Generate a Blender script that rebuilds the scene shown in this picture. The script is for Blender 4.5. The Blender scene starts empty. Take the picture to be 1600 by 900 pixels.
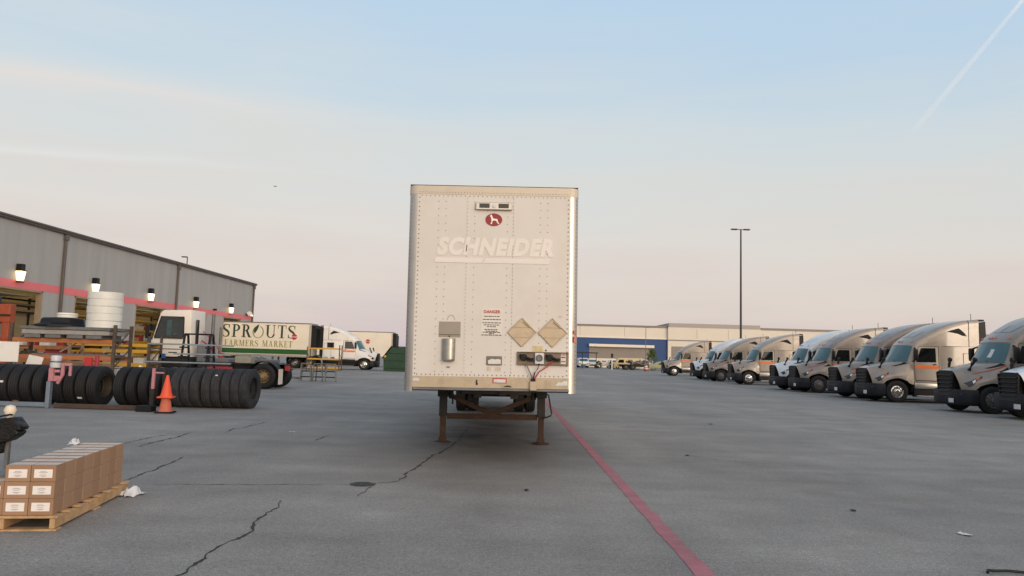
import bpy, bmesh, math, random
from mathutils import Vector, Matrix, Quaternion
R = math.radians
random.seed(7)
S = bpy.context.scene
COL = S.collection

# ------------------------------------------------------------------ camera, sky, sun, exposure
cam_d = bpy.data.cameras.new('camera'); cam = bpy.data.objects.new('camera', cam_d); COL.objects.link(cam)
cam_d.sensor_width = 36; cam_d.lens = 1155 / 1600 * 36; cam_d.clip_start = .05; cam_d.clip_end = 20000
PITCH, ROLL, YAW = R(5.31), R(1.65), R(-.4)
f0 = Vector((math.sin(YAW), math.cos(YAW), 0)); r0 = Vector((math.cos(YAW), -math.sin(YAW), 0)); u0 = Vector((0, 0, 1))
fw = f0 * math.cos(PITCH) + u0 * math.sin(PITCH); up = u0 * math.cos(PITCH) - f0 * math.sin(PITCH)
rx = r0 * math.cos(ROLL) + up * math.sin(ROLL); ux = up * math.cos(ROLL) - r0 * math.sin(ROLL)
mw = Matrix((rx, ux, -fw)).transposed().to_4x4(); mw.translation = (0, 0, 1.6)
cam.matrix_world = mw
S.camera = cam

SUN_AZ, SUN_EL = 150.0, 7.0                     # azimuth clockwise from +Y: low behind the camera, to the right
sd = Vector((math.sin(R(SUN_AZ)) * math.cos(R(SUN_EL)), math.cos(R(SUN_AZ)) * math.cos(R(SUN_EL)), math.sin(R(SUN_EL))))
sun_d = bpy.data.lights.new('sun', 'SUN'); sun_d.energy = 1.0; sun_d.angle = R(22); sun_d.color = (1, .885, .74)
sun = bpy.data.objects.new('sun', sun_d); COL.objects.link(sun)
sun.rotation_euler = (-sd).to_track_quat('-Z', 'Y').to_euler(); sun.location = (20, -40, 30)

S.view_settings.view_transform = 'Standard'; S.view_settings.look = 'None'
S.view_settings.exposure = 0.0; S.view_settings.gamma = 1.0; S.view_settings.use_curve_mapping = False

def lin(r, g, b):
    f = lambda v: (v / 255 / 12.92) if v / 255 <= .04045 else ((v / 255 + .055) / 1.055) ** 2.4
    return (f(r), f(g), f(b), 1)

W = bpy.data.worlds.new('World'); S.world = W; W.use_nodes = True
nt = W.node_tree; nt.nodes.clear(); N = nt.nodes.new; L = nt.links.new
def wmath(op, a, b=None, clamp=False):
    n = N('ShaderNodeMath'); n.operation = op; n.use_clamp = clamp
    for i, v in enumerate((a, b)):
        if v is None: continue
        if isinstance(v, (int, float)): n.inputs[i].default_value = v
        else: L(v, n.inputs[i])
    return n.outputs[0]
def wdot(vec, v):
    n = N('ShaderNodeVectorMath'); n.operation = 'DOT_PRODUCT'; L(vec, n.inputs[0]); n.inputs[1].default_value = v
    return n.outputs['Value']
def wmix(fac, a, b):
    n = N('ShaderNodeMix'); n.data_type = 'RGBA'
    for k, v in ((0, fac), (6, a), (7, b)):
        if hasattr(v, 'links'): L(v, n.inputs[k])
        else: n.inputs[k].default_value = v
    return n.outputs[2]
tc = N('ShaderNodeTexCoord'); D = tc.outputs['Generated']
sep = N('ShaderNodeSeparateXYZ'); L(D, sep.inputs[0])
# slow drift of the cloud layers
mp = N('ShaderNodeMapping'); L(D, mp.inputs[0]); mp.inputs['Rotation'].default_value = (R(4), R(-7), 0); mp.inputs['Scale'].default_value = (1.6, 1.6, 17)
nz = N('ShaderNodeTexNoise'); L(mp.outputs[0], nz.inputs[0]); nz.inputs['Scale'].default_value = 1.5; nz.inputs['Detail'].default_value = 4; nz.inputs['Roughness'].default_value = .5
mp2 = N('ShaderNodeMapping'); L(D, mp2.inputs[0]); mp2.inputs['Scale'].default_value = (2.2, 2.2, 6)
nz2 = N('ShaderNodeTexNoise'); L(mp2.outputs[0], nz2.inputs[0]); nz2.inputs['Scale'].default_value = 1.3; nz2.inputs['Detail'].default_value = 3
zz = wmath('ADD', sep.outputs[2], wmath('MULTIPLY', wmath('SUBTRACT', nz.outputs[0], .5), .13))
zz = wmath('ADD', zz, wmath('MULTIPLY', wmath('SUBTRACT', nz2.outputs[0], .5), .10))
# the left of the view holds more haze than the right
zz = wmath('ADD', zz, wmath('MULTIPLY', wmath('ADD', sep.outputs[0], .1), .05))
ramp = N('ShaderNodeValToRGB'); L(zz, ramp.inputs[0]); cr = ramp.color_ramp
stops = [(0.0, (196, 184, 194)), (.05, (207, 193, 195)), (.10, (216, 203, 198)), (.16, (219, 210, 204)), (.23, (214, 214, 211)),
         (.30, (206, 215, 219)), (.37, (193, 211, 225)), (.46, (184, 209, 231)), (.65, (166, 190, 216)), (1.0, (150, 172, 200))]
cr.elements[0].position = 0; cr.elements[0].color = lin(*stops[0][1]); cr.elements[1].position = 1; cr.elements[1].color = lin(*stops[-1][1])
for p, c in stops[1:-1]:
    e = cr.elements.new(p); e.color = lin(*c)
skyc = ramp.outputs[0]
# peach cloud streak low over the left and a fainter pale one under it
def streak(colr, a, b, width, amt, x0, x1):
    global skyc
    n = Vector(a).cross(Vector(b)).normalized()
    d = wmath('ABSOLUTE', wmath('ADD', wdot(D, n), wmath('MULTIPLY', wmath('SUBTRACT', nz2.outputs[0], .5), .05)))
    k = wmath('SUBTRACT', 1.0, wmath('DIVIDE', d, width), clamp=True)
    k = wmath('MULTIPLY', k, k)
    mr = N('ShaderNodeMapRange'); mr.interpolation_type = 'SMOOTHSTEP'; L(sep.outputs[0], mr.inputs[0])
    mr.inputs[1].default_value = x0; mr.inputs[2].default_value = x1; mr.inputs[3].default_value = 1; mr.inputs[4].default_value = 0
    k = wmath('MULTIPLY', wmath('MULTIPLY', k, mr.outputs[0]), amt)
    k = wmath('MULTIPLY', k, wmath('ADD', .55, wmath('MULTIPLY', nz.outputs[0], .8)), clamp=True)
    skyc = wmix(k, skyc, lin(*colr))
streak((234, 219, 208), (-.566, .773, .286), (-.163, .941, .297), .032, .62, -.55, -.02)
streak((228, 232, 232), (-.548, .808, .215), (-.383, .895, .228), .012, .45, -.6, -.15)
# glow of the low sun behind the camera
g = wmath('MAXIMUM', wdot(D, Vector((sd.x, sd.y, .12)).normalized()), 0.0)
glow = wmath('POWER', g, 3.0)
glowc = wmix(glow, (0, 0, 0, 1), (2.2, 1.6, 1.05, 1))
add = N('ShaderNodeMix'); add.data_type = 'RGBA'; add.blend_type = 'ADD'; add.inputs[0].default_value = 1
L(skyc, add.inputs[6]); L(glowc, add.inputs[7])
bg = N('ShaderNodeBackground'); L(add.outputs[2], bg.inputs[0]); bg.inputs[1].default_value = .97
sky = N('ShaderNodeTexSky'); sky.sky_type = 'NISHITA'; sky.sun_disc = False; sky.sun_elevation = R(SUN_EL); sky.sun_rotation = R(SUN_AZ)
bg2 = N('ShaderNodeBackground'); L(sky.outputs[0], bg2.inputs[0]); bg2.inputs[1].default_value = .018
ad = N('ShaderNodeAddShader'); L(bg.outputs[0], ad.inputs[0]); L(bg2.outputs[0], ad.inputs[1])
wo = N('ShaderNodeOutputWorld'); L(ad.outputs[0], wo.inputs[0])

# ------------------------------------------------------------------ materials
MATS = {}
def M(name, rgb, rough=.6, metal=0.0, var=.12, vs=3.0, bump=0.0, bs=60, coat=0.0, dirt=None, dirt_amt=.35, dirt_s=1.2, emit=None, estr=0, spec=.5):
    if name in MATS: return MATS[name]
    m = bpy.data.materials.new(name); m.use_nodes = True; t = m.node_tree; b = t.nodes['Principled BSDF']
    c = lin(*rgb)
    b.inputs['Roughness'].default_value = rough; b.inputs['Metallic'].default_value = metal
    b.inputs['Coat Weight'].default_value = coat; b.inputs['Coat Roughness'].default_value = .08
    b.inputs['Specular IOR Level'].default_value = spec
    tcn = t.nodes.new('ShaderNodeTexCoord')
    n = t.nodes.new('ShaderNodeTexNoise'); n.inputs['Scale'].default_value = vs; n.inputs['Detail'].default_value = 5; n.inputs['Roughness'].default_value = .6
    t.links.new(tcn.outputs['Object'], n.inputs[0])
    mr = t.nodes.new('ShaderNodeMapRange'); mr.inputs[1].default_value = .3; mr.inputs[2].default_value = .7
    mr.inputs[3].default_value = 1 - var; mr.inputs[4].default_value = 1 + var * .6
    t.links.new(n.outputs[0], mr.inputs[0])
    vm = t.nodes.new('ShaderNodeVectorMath'); vm.operation = 'SCALE'; vm.inputs[0].default_value = c[:3]; t.links.new(mr.outputs[0], vm.inputs['Scale'])
    out = vm.outputs[0]
    if dirt:
        n2 = t.nodes.new('ShaderNodeTexNoise'); n2.inputs['Scale'].default_value = dirt_s; n2.inputs['Detail'].default_value = 7; n2.inputs['Roughness'].default_value = .7
        t.links.new(tcn.outputs['Object'], n2.inputs[0])
        m2 = t.nodes.new('ShaderNodeMapRange'); m2.inputs[1].default_value = .48; m2.inputs[2].default_value = .72; m2.inputs[4].default_value = dirt_amt
        t.links.new(n2.outputs[0], m2.inputs[0])
        mx = t.nodes.new('ShaderNodeMix'); mx.data_type = 'RGBA'; t.links.new(m2.outputs[0], mx.inputs[0]); t.links.new(out, mx.inputs[6]); mx.inputs[7].default_value = lin(*dirt)
        out = mx.outputs[2]
    t.links.new(out, b.inputs['Base Color'])
    if bump:
        n3 = t.nodes.new('ShaderNodeTexNoise'); n3.inputs['Scale'].default_value = bs; n3.inputs['Detail'].default_value = 3; t.links.new(tcn.outputs['Object'], n3.inputs[0])
        bp = t.nodes.new('ShaderNodeBump'); bp.inputs['Strength'].default_value = bump; bp.inputs['Distance'].default_value = .02
        t.links.new(n3.outputs[0], bp.inputs['Height']); t.links.new(bp.outputs[0], b.inputs['Normal'])
    if emit:
        b.inputs['Emission Color'].default_value = lin(*emit); b.inputs['Emission Strength'].default_value = estr
    MATS[name] = m
    return m

# asphalt
def asphalt():
    m = bpy.data.materials.new('asphalt'); m.use_nodes = True; t = m.node_tree; b = t.nodes['Principled BSDF']
    nn = t.nodes.new; lk = t.links.new
    tcn = nn('ShaderNodeTexCoord'); O = tcn.outputs['Object']
    def noise(scale, det, rough=.6, stretch=None):
        src = O
        if stretch:
            mpn = nn('ShaderNodeMapping'); mpn.inputs['Scale'].default_value = stretch; lk(O, mpn.inputs[0]); src = mpn.outputs[0]
        n = nn('ShaderNodeTexNoise'); n.inputs['Scale'].default_value = scale; n.inputs['Detail'].default_value = det; n.inputs['Roughness'].default_value = rough
        lk(src, n.inputs[0]); return n.outputs[0]
    def rng(x, a, bb, c, d):
        n = nn('ShaderNodeMapRange'); lk(x, n.inputs[0])
        for i, v in enumerate((a, bb, c, d)): n.inputs[i + 1].default_value = v
        return n.outputs[0]
    def mul(a, bb):
        n = nn('ShaderNodeMath'); n.operation = 'MULTIPLY'; lk(a, n.inputs[0]); lk(bb, n.inputs[1]); return n.outputs[0]
    big = rng(noise(.16, 4), .3, .7, .80, 1.15)
    mid = rng(noise(1.1, 6, .65), .3, .7, .86, 1.12)
    lanes = rng(noise(.5, 5, .6, (1.0, .12, 1)), .3, .7, .88, 1.1)
    swirl = rng(noise(.9, 5, .7, (.25, 1.0, 1)), .35, .65, .88, 1.09)
    fine = mul(rng(noise(60, 3, .75), .3, .7, .55, 1.5), rng(noise(21, 4, .7), .3, .7, .8, 1.22))
    v = mul(mul(mul(big, mid), mul(lanes, swirl)), fine)
    sc = nn('ShaderNodeVectorMath'); sc.operation = 'SCALE'; sc.inputs[0].default_value = (.250, .233, .211); lk(v, sc.inputs['Scale'])
    # brownish oil and rust stains
    st = rng(noise(.33, 6, .7), .54, .74, 0, .5)
    mx = nn('ShaderNodeMix'); mx.data_type = 'RGBA'; lk(st, mx.inputs[0]); lk(sc.outputs[0], mx.inputs[6]); mx.inputs[7].default_value = (.15, .125, .10, 1)
    # dark oily patch, with the shade under the trailer painted into its colour
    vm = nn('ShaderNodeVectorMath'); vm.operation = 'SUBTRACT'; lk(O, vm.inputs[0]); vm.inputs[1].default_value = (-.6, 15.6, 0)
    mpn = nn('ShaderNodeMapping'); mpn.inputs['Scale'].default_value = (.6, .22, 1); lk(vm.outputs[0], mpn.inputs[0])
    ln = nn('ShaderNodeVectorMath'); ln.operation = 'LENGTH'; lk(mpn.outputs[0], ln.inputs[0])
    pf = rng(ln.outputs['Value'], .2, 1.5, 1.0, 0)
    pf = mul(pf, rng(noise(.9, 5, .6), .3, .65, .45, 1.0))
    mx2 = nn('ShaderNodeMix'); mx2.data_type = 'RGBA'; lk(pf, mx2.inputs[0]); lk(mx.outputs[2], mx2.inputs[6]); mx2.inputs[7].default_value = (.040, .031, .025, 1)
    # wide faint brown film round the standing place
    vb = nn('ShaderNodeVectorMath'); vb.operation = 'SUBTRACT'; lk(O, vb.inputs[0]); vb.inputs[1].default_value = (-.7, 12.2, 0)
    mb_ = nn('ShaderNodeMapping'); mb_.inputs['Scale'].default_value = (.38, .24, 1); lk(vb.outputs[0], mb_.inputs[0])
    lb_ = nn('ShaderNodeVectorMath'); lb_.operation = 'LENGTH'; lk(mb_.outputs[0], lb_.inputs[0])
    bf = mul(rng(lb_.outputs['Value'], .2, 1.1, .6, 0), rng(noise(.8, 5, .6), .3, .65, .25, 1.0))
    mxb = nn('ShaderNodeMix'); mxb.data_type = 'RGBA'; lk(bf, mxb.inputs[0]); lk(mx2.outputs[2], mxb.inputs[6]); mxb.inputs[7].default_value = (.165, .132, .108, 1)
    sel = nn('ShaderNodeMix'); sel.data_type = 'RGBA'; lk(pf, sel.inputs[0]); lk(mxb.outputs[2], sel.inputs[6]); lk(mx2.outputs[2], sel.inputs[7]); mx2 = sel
    # pale specks of aggregate
    vor = nn('ShaderNodeTexVoronoi'); vor.inputs['Scale'].default_value = 38; lk(O, vor.inputs[0])
    sp = rng(vor.outputs['Distance'], .04, .13, .5, 0)
    sp = mul(sp, rng(noise(23, 2), .52, .62, 0, 1))
    mx3 = nn('ShaderNodeMix'); mx3.data_type = 'RGBA'; lk(sp, mx3.inputs[0]); lk(mx2.outputs[2], mx3.inputs[6]); mx3.inputs[7].default_value = (.36, .35, .33, 1)
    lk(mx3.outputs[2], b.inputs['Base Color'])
    b.inputs['Roughness'].default_value = .75; b.inputs['Specular IOR Level'].default_value = .35
    bp = nn('ShaderNodeBump'); bp.inputs['Strength'].default_value = .55; bp.inputs['Distance'].default_value = .012
    lk(noise(48, 4, .7), bp.inputs['Height']); lk(bp.outputs[0], b.inputs['Normal'])
    MATS['asphalt'] = m; return m
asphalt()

WHITE = M('white_paint', (222, 219, 212), .45, 0, .05, 1.5, dirt=(165, 155, 138), dirt_amt=.3, dirt_s=1.3)
WHITECOOL = M('white_truck_paint', (214, 219, 222), .35, 0, .05, 1.2, coat=.5, dirt=(160, 160, 156), dirt_amt=.25)
TAN = M('taupe_metallic_paint', (156, 145, 133), .34, .12, .06, 1.2, coat=.5, dirt=(112, 102, 90), dirt_amt=.35, dirt_s=1.6)
TAN2 = M('dusty_taupe_paint', (146, 136, 126), .38, .12, .08, 1.0, coat=.4, dirt=(100, 93, 84), dirt_amt=.45, dirt_s=1.4)
SLATE = M('slate_plastic', (24, 26, 35), .55, 0, .15, 2, dirt=(44, 44, 48), dirt_amt=.3, spec=.3)
BLACK = M('black_plastic', (20, 20, 23), .5, 0, .2, spec=.3)
DARK = M('dark_steel', (38, 36, 35), .7, .2, .3, 4, dirt=(66, 50, 38), dirt_amt=.5)
RUBBER = M('tyre_rubber', (14, 14, 17), .7, 0, .25, 6, bump=.2, bs=90, dirt=(34, 33, 33), dirt_amt=.2, dirt_s=2)
WORN = M('worn_tyre_rubber', (46, 47, 51), .85, 0, .28, 5, bump=.4, bs=60, dirt=(74, 74, 73), dirt_amt=.5, dirt_s=2.5)
CHROME = M('polished_metal', (205, 203, 200), .16, 1, .1, 4)
ALU = M('aluminium', (188, 184, 178), .38, .8, .1, 3)
GREYM = M('grey_steel', (120, 120, 120), .55, .5, .2, 3, dirt=(90, 72, 56), dirt_amt=.35)
GLASS = M('tinted_glass', (58, 92, 96), .06, 0, .1, spec=.8)
DGLASS = M('dark_side_glass', (13, 16, 18), .06, 0, .1, spec=.6)
ORANGE = M('orange_decal', (232, 110, 40), .5, 0, .12, 3)
BRICKRED = M('rust_red_decal', (150, 70, 48), .5, 0, .1)
RED = M('red_paint', (176, 34, 40), .5, 0, .15, 4)
LIGHTW = M('headlight_lens', (62, 68, 76), .08, .3, .1, 6)
AMBER = M('amber_lens', (214, 110, 40), .2)
PLATE = M('pale_plate', (205, 205, 202), .5, 0, .12, 12)
WELL = M('black_hollow', (12, 12, 13), .9, 0, .1)

# ------------------------------------------------------------------ mesh helpers
class MB:
    def __init__(self): self.bm = bmesh.new(); self.mi = 0
    def face(self, vs):
        try: f = self.bm.faces.new(vs)
        except ValueError: return None
        f.material_index = self.mi; return f
    def v(self, p): return self.bm.verts.new(p)
    def box(self, c, s, rot=None, tx=1.0, ty=1.0):
        c = Vector(c); h = Vector(s) / 2; vs = []
        for k, z in enumerate((-1, 1)):
            ax, ay = (tx, ty) if k else (1, 1)
            for x, y in ((-1, -1), (1, -1), (1, 1), (-1, 1)):
                p = Vector((x * h.x * ax, y * h.y * ay, z * h.z))
                if rot is not None: p = rot @ p
                vs.append(self.v(c + p))
        for f in ((3, 2, 1, 0), (4, 5, 6, 7), (0, 1, 5, 4), (1, 2, 6, 5), (2, 3, 7, 6), (3, 0, 4, 7)): self.face([vs[i] for i in f])
        return self
    def bx(self, x0, x1, y0, y1, z0, z1): return self.box(((x0 + x1) / 2, (y0 + y1) / 2, (z0 + z1) / 2), (abs(x1 - x0), abs(y1 - y0), abs(z1 - z0)))
    def bar(self, a, b, w, h, upv=(0, 0, 1)):
        a, b = Vector(a), Vector(b); d = (b - a); l = d.length; d.normalize(); u = Vector(upv)
        if abs(d.dot(u)) > .98: u = Vector((0, 1, 0))
        s = d.cross(u).normalized(); u = s.cross(d)
        return self.box((a + b) / 2, (l, w, h), Matrix((d, s, u)).transposed())
    def frame(self, a, axis):
        d = Vector(axis).normalized(); u = Vector((0, 0, 1)) if abs(d.z) < .9 else Vector((1, 0, 0))
        s = d.cross(u).normalized(); u = s.cross(d)
        return d, s, u
    def lathe(self, prof, c, axis, n=24, cap0=False, cap1=False):      # prof: (radius, height along axis)
        c = Vector(c); d, s, u = self.frame(c, axis); rings = []
        for r, h in prof:
            rings.append([self.v(c + d * h + (s * math.cos(2 * math.pi * i / n) + u * math.sin(2 * math.pi * i / n)) * r) for i in range(n)])
        for a, b in zip(rings, rings[1:]):
            for i in range(n): self.face([a[i], a[(i + 1) % n], b[(i + 1) % n], b[i]])
        if cap0: self.face(list(reversed(rings[0])))
        if cap1: self.face(rings[-1])
        return self
    def cyl(self, a, b, r0, r1=None, n=12):
        a, b = Vector(a), Vector(b); d = b - a
        return self.lathe([(r0, 0), (r0 if r1 is None else r1, d.length)], a, d, n, True, True)
    def tube(self, pts, r, n=6):
        pts = [Vector(p) for p in pts]; rings = []
        for i, p in enumerate(pts):
            d = (pts[min(i + 1, len(pts) - 1)] - pts[max(i - 1, 0)])
            d, s, u = self.frame(p, d); rr = r if isinstance(r, (int, float)) else r[i]
            rings.append([self.v(p + (s * math.cos(2 * math.pi * k / n) + u * math.sin(2 * math.pi * k / n)) * rr) for k in range(n)])
        for a, b in zip(rings, rings[1:]):
            for i in range(n): self.face([a[i], a[(i + 1) % n], b[(i + 1) % n], b[i]])
        self.face(list(reversed(rings[0]))); self.face(rings[-1]); return self
    def grid(self, G):
        vs = [[self.v(p) for p in row] for row in G]
        for i in range(len(vs) - 1):
            for j in range(len(vs[0]) - 1): self.face([vs[i][j], vs[i][j + 1], vs[i + 1][j + 1], vs[i + 1][j]])
        return vs
    def prism(self, poly, o, u, v, d):          # 2-D outline in the plane (o; u, v), extruded by vector d
        o, u, v, d = Vector(o), Vector(u), Vector(v), Vector(d)
        a = [self.v(o + u * x + v * y) for x, y in poly]; b = [self.v(o + u * x + v * y + d) for x, y in poly]
        self.face(a); self.face(list(reversed(b))); n = len(a)
        for i in range(n): self.face([a[i], b[i], b[(i + 1) % n], a[(i + 1) % n]])
        return self
    def build(self, name, mats, parent=None, smooth=None, bevel=0, seg=1, loc=None, rotz=None, weld=0, rot=None):
        bm = self.bm
        if weld: bmesh.ops.remove_doubles(bm, verts=bm.verts, dist=weld)
        bmesh.ops.recalc_face_normals(bm, faces=bm.faces)
        if bevel:
            es = [e for e in bm.edges if len(e.link_faces) == 2 and e.calc_face_angle(0) > .5]
            bmesh.ops.bevel(bm, geom=es, offset=bevel, segments=seg, affect='EDGES', clamp_overlap=True, profile=.5)
        me = bpy.data.meshes.new(name); bm.to_mesh(me); bm.free()
        for m in (mats if isinstance(mats, (list, tuple)) else [mats]): me.materials.append(m)
        if smooth or bevel:
            me.shade_smooth(); me.set_sharp_from_angle(angle=R(smooth or 35))
        o = bpy.data.objects.new(name, me); COL.objects.link(o)
        if parent: o.parent = parent
        if loc is not None: o.location = loc
        if rotz is not None: o.rotation_euler = (0, 0, rotz)
        if rot is not None: o.rotation_euler = rot
        return o

def tag(o, label, cat, group=None):
    o['label'] = label; o['category'] = cat
    if group: o['group'] = group
    return o
def thing(name, label, cat, loc=(0, 0, 0), rotz=0, group=None):
    o = bpy.data.objects.new(name, None); COL.objects.link(o); o.location = loc; o.rotation_euler = (0, 0, rotz); o.empty_display_size = .3
    return tag(o, label, cat, group)
def struct(o): o['kind'] = 'structure'; return o
def kids(o): return [c for c in bpy.data.objects if c.parent == o]
def dup(o, loc=None, rotz=None, label=None, parent=None):
    c = o.copy(); COL.objects.link(c)
    if parent is not None: c.parent = parent
    if loc is not None: c.location = loc
    if rotz is not None: c.rotation_euler = (0, 0, rotz)
    if label: c['label'] = label
    for k in kids(o): dup(k, parent=c)
    return c

def cr1(p0, p1, p2, p3, t):
    return .5 * ((2 * p1) + (p2 - p0) * t + (2 * p0 - 5 * p1 + 4 * p2 - p3) * t * t + (3 * p1 - p0 - 3 * p2 + p3) * t ** 3)
def crl(pts, t):
    n = len(pts); t = max(0, min(n - 1, t)); i = min(int(t), n - 2); f = t - i
    g = lambda k: pts[k] if 0 <= k < n else (2 * pts[0] - pts[1] if k < 0 else 2 * pts[-1] - pts[-2])
    return cr1(g(i - 1), g(i), g(i + 1), g(i + 2), f)
class Surf:                                      # smooth sheet through a net of points: L[line][station]
    def __init__(self, lines): self.l = [[Vector(p) for p in r] for r in lines]
    def at(self, u, v): return crl([crl(r, u) for r in self.l], v)
    def off(self, u, v, d, ref):
        p = self.at(u, v); a = self.at(u + .02, v) - self.at(u - .02, v); b = self.at(u, v + .02) - self.at(u, v - .02)
        n = a.cross(b)
        if n.length < 1e-9: return p
        n.normalize()
        if n.dot(p - Vector(ref(p) if callable(ref) else ref)) < 0: n = -n
        return p + n * d
    def sheet(self, mb, nu, nv, mirror=True):
        U, V = len(self.l[0]) - 1, len(self.l) - 1
        G = [[self.at(U * i / nu, V * j / nv) for i in range(nu + 1)] for j in range(nv + 1)]
        mb.grid(G)
        if mirror: mb.grid([[Vector((p.x, -p.y, p.z)) for p in r] for r in G])
    def patch(self, mb, c, nu, nv, d, ref, sides=(1,), thick=True):      # c: four (u, v) corners
        for s in sides:
            G = []
            for j in range(nv + 1):
                row = []
                for i in range(nu + 1):
                    a, b = i / nu, j / nv
                    u = (c[0][0] * (1 - a) + c[1][0] * a) * (1 - b) + (c[3][0] * (1 - a) + c[2][0] * a) * b
                    v = (c[0][1] * (1 - a) + c[1][1] * a) * (1 - b) + (c[3][1] * (1 - a) + c[2][1] * a) * b
                    p = self.off(u, v, d, ref); row.append(Vector((p.x, p.y * s, p.z)))
                G.append(row)
            mb.grid(G)

def text_mesh(body, size, name, mat, parent, loc, rot, align='CENTER', shear=0, offset=0, depth=.002, sx=1.0, space=1.0):
    cu = bpy.data.curves.new('text', 'FONT'); cu.body = body; cu.size = size; cu.align_x = align; cu.align_y = 'CENTER'
    cu.shear = shear; cu.offset = offset; cu.extrude = depth; cu.space_character = space; cu.resolution_u = 3
    ob = bpy.data.objects.new('text', cu); COL.objects.link(ob)
    bpy.context.view_layer.update()
    me = bpy.data.meshes.new_from_object(ob.evaluated_get(bpy.context.evaluated_depsgraph_get()))
    bpy.data.objects.remove(ob); bpy.data.curves.remove(cu)
    for v in me.vertices: v.co.x *= sx
    me.name = name; me.materials.clear(); me.materials.append(mat)
    o = bpy.data.objects.new(name, me); COL.objects.link(o); o.parent = parent; o.location = loc; o.rotation_euler = rot
    return o

# ------------------------------------------------------------------ ground
mb = MB(); n = 1
mb.grid([[(-2500, -400, 0), (2500, -400, 0)], [(-2500, 4000, 0), (2500, 4000, 0)]])
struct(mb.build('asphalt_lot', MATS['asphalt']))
PINK = M('faded_red_road_paint', (170, 102, 110), .85, 0, .25, 2.2, bump=.35, bs=48, dirt=(134, 124, 122), dirt_amt=.95, dirt_s=11)
mb = MB(); rows = []
rnd = random.Random(3)
for i in range(560):
    y = 3.0 + i * .12; xc = 1.475 - (y - 5.75) * .0142
    rows.append([(xc - .075 + rnd.uniform(-.012, .012), y, .004), (xc + .075 + rnd.uniform(-.012, .012), y, .004)])
mb.grid(rows); struct(mb.build('painted_line', PINK))
CRK = M('dark_crack', (52, 50, 48), .95, 0, .3, 5)  # flat dark colour of the cracks and joint
def crack(pts, w, seed, name='pavement_crack'):
    r = random.Random(seed); P = []
    for a, b in zip(pts, pts[1:]):
        a, b = Vector(a), Vector(b); k = max(2, int((b - a).length / .04))
        for i in range(k):
            t = i / k; P.append(a.lerp(b, t))
    P.append(Vector(pts[-1])); mb = MB(); rows = []; j = Vector((0, 0))
    for i, p in enumerate(P):
        j = j * .8 + Vector((r.uniform(-1, 1), r.uniform(-1, 1))) * .017
        d = (P[min(i + 1, len(P) - 1)] - P[max(0, i - 1)]).normalized(); s = Vector((d.y, -d.x))
        e = math.sin(math.pi * min(1, max(0.03, i / (len(P) - 1)))) ** .35
        ww = max(.004, w * e * r.uniform(.45, 1.45) * (.9 + .4 * math.sin(i * .7 + seed)) / 2)
        q = p + j
        rows.append([(q.x - s.x * ww, q.y - s.y * ww, .004), (q.x + s.x * ww, q.y + s.y * ww, .004)])
    mb.grid(rows); struct(mb.build(name, CRK))
crack([(-2.44, 8.03), (-2.37, 7.65), (-2.39, 7.4), (-2.38, 7.09), (-2.3, 6.69), (-2.3, 6.41), (-2.35, 6.23), (-2.32, 5.92), (-2.32, 5.67), (-2.33, 5.47), (-2.35, 5.0)], .026, 1)
crack([(-1.0, 16.7), (-1.02, 14.96), (-1.01, 13.95), (-1.12, 13.05), (-1.18, 12.51), (-1.27, 11.93), (-1.32, 11.34), (-1.34, 10.87), (-1.4, 10.32), (-1.39, 9.88), (-1.44, 9.52), (-1.68, 9.22)], .034, 2)
crack([(-6.06, 14.13), (-6.02, 13.57), (-6.01, 13.05), (-6.02, 12.56), (-5.94, 11.88)], .035, 3)
crack([(-5.48, 16.67), (-5.52, 16.03), (-5.5, 15.31), (-5.6, 15.02), (-5.52, 14.28)], .04, 4)
crack([(-6.08, 13.89), (-6.35, 13.59), (-6.38, 12.95), (-6.37, 12.2)], .025, 5)
crack([(-4.83, 10.99), (-4.74, 10.48), (-4.67, 9.96), (-4.66, 9.58), (-4.6, 9.09), (-4.62, 8.91)], .028, 6)
crack([(-3.5, 14.39), (-3.53, 13.93), (-3.56, 13.39)], .03, 7)
crack([(-1.68, 9.29), (-1.7, 8.93), (-1.72, 8.44)], .014, 9)
crack([(-4.18, 8.76), (-3.04, 8.96), (-1.98, 9.15)], .014, 8, 'pavement_joint')
crack([(3.0, 12.9), (3.6, 12.3), (4.4, 12.1)], .012, 11)
mb = MB(); mb.lathe([(.001, .010), (.13, .010), (.15, .004)], (-1.82, 9.18, 0), (0, 0, 1), 28)
for a in range(6):
    c, s = math.cos(a * math.pi / 3), math.sin(a * math.pi / 3); mb.box((-1.82 + .07 * c, 9.18 + .07 * s, .0115), (.05, .012, .003), Matrix.Rotation(a * math.pi / 3, 3, 'Z'))
tag(mb.build('drain_cover', M('cast_iron', (58, 57, 55), .7, .4, .3, 20)), 'small round dark iron cover set in the asphalt where a thin joint ends', 'drain cover')
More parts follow.
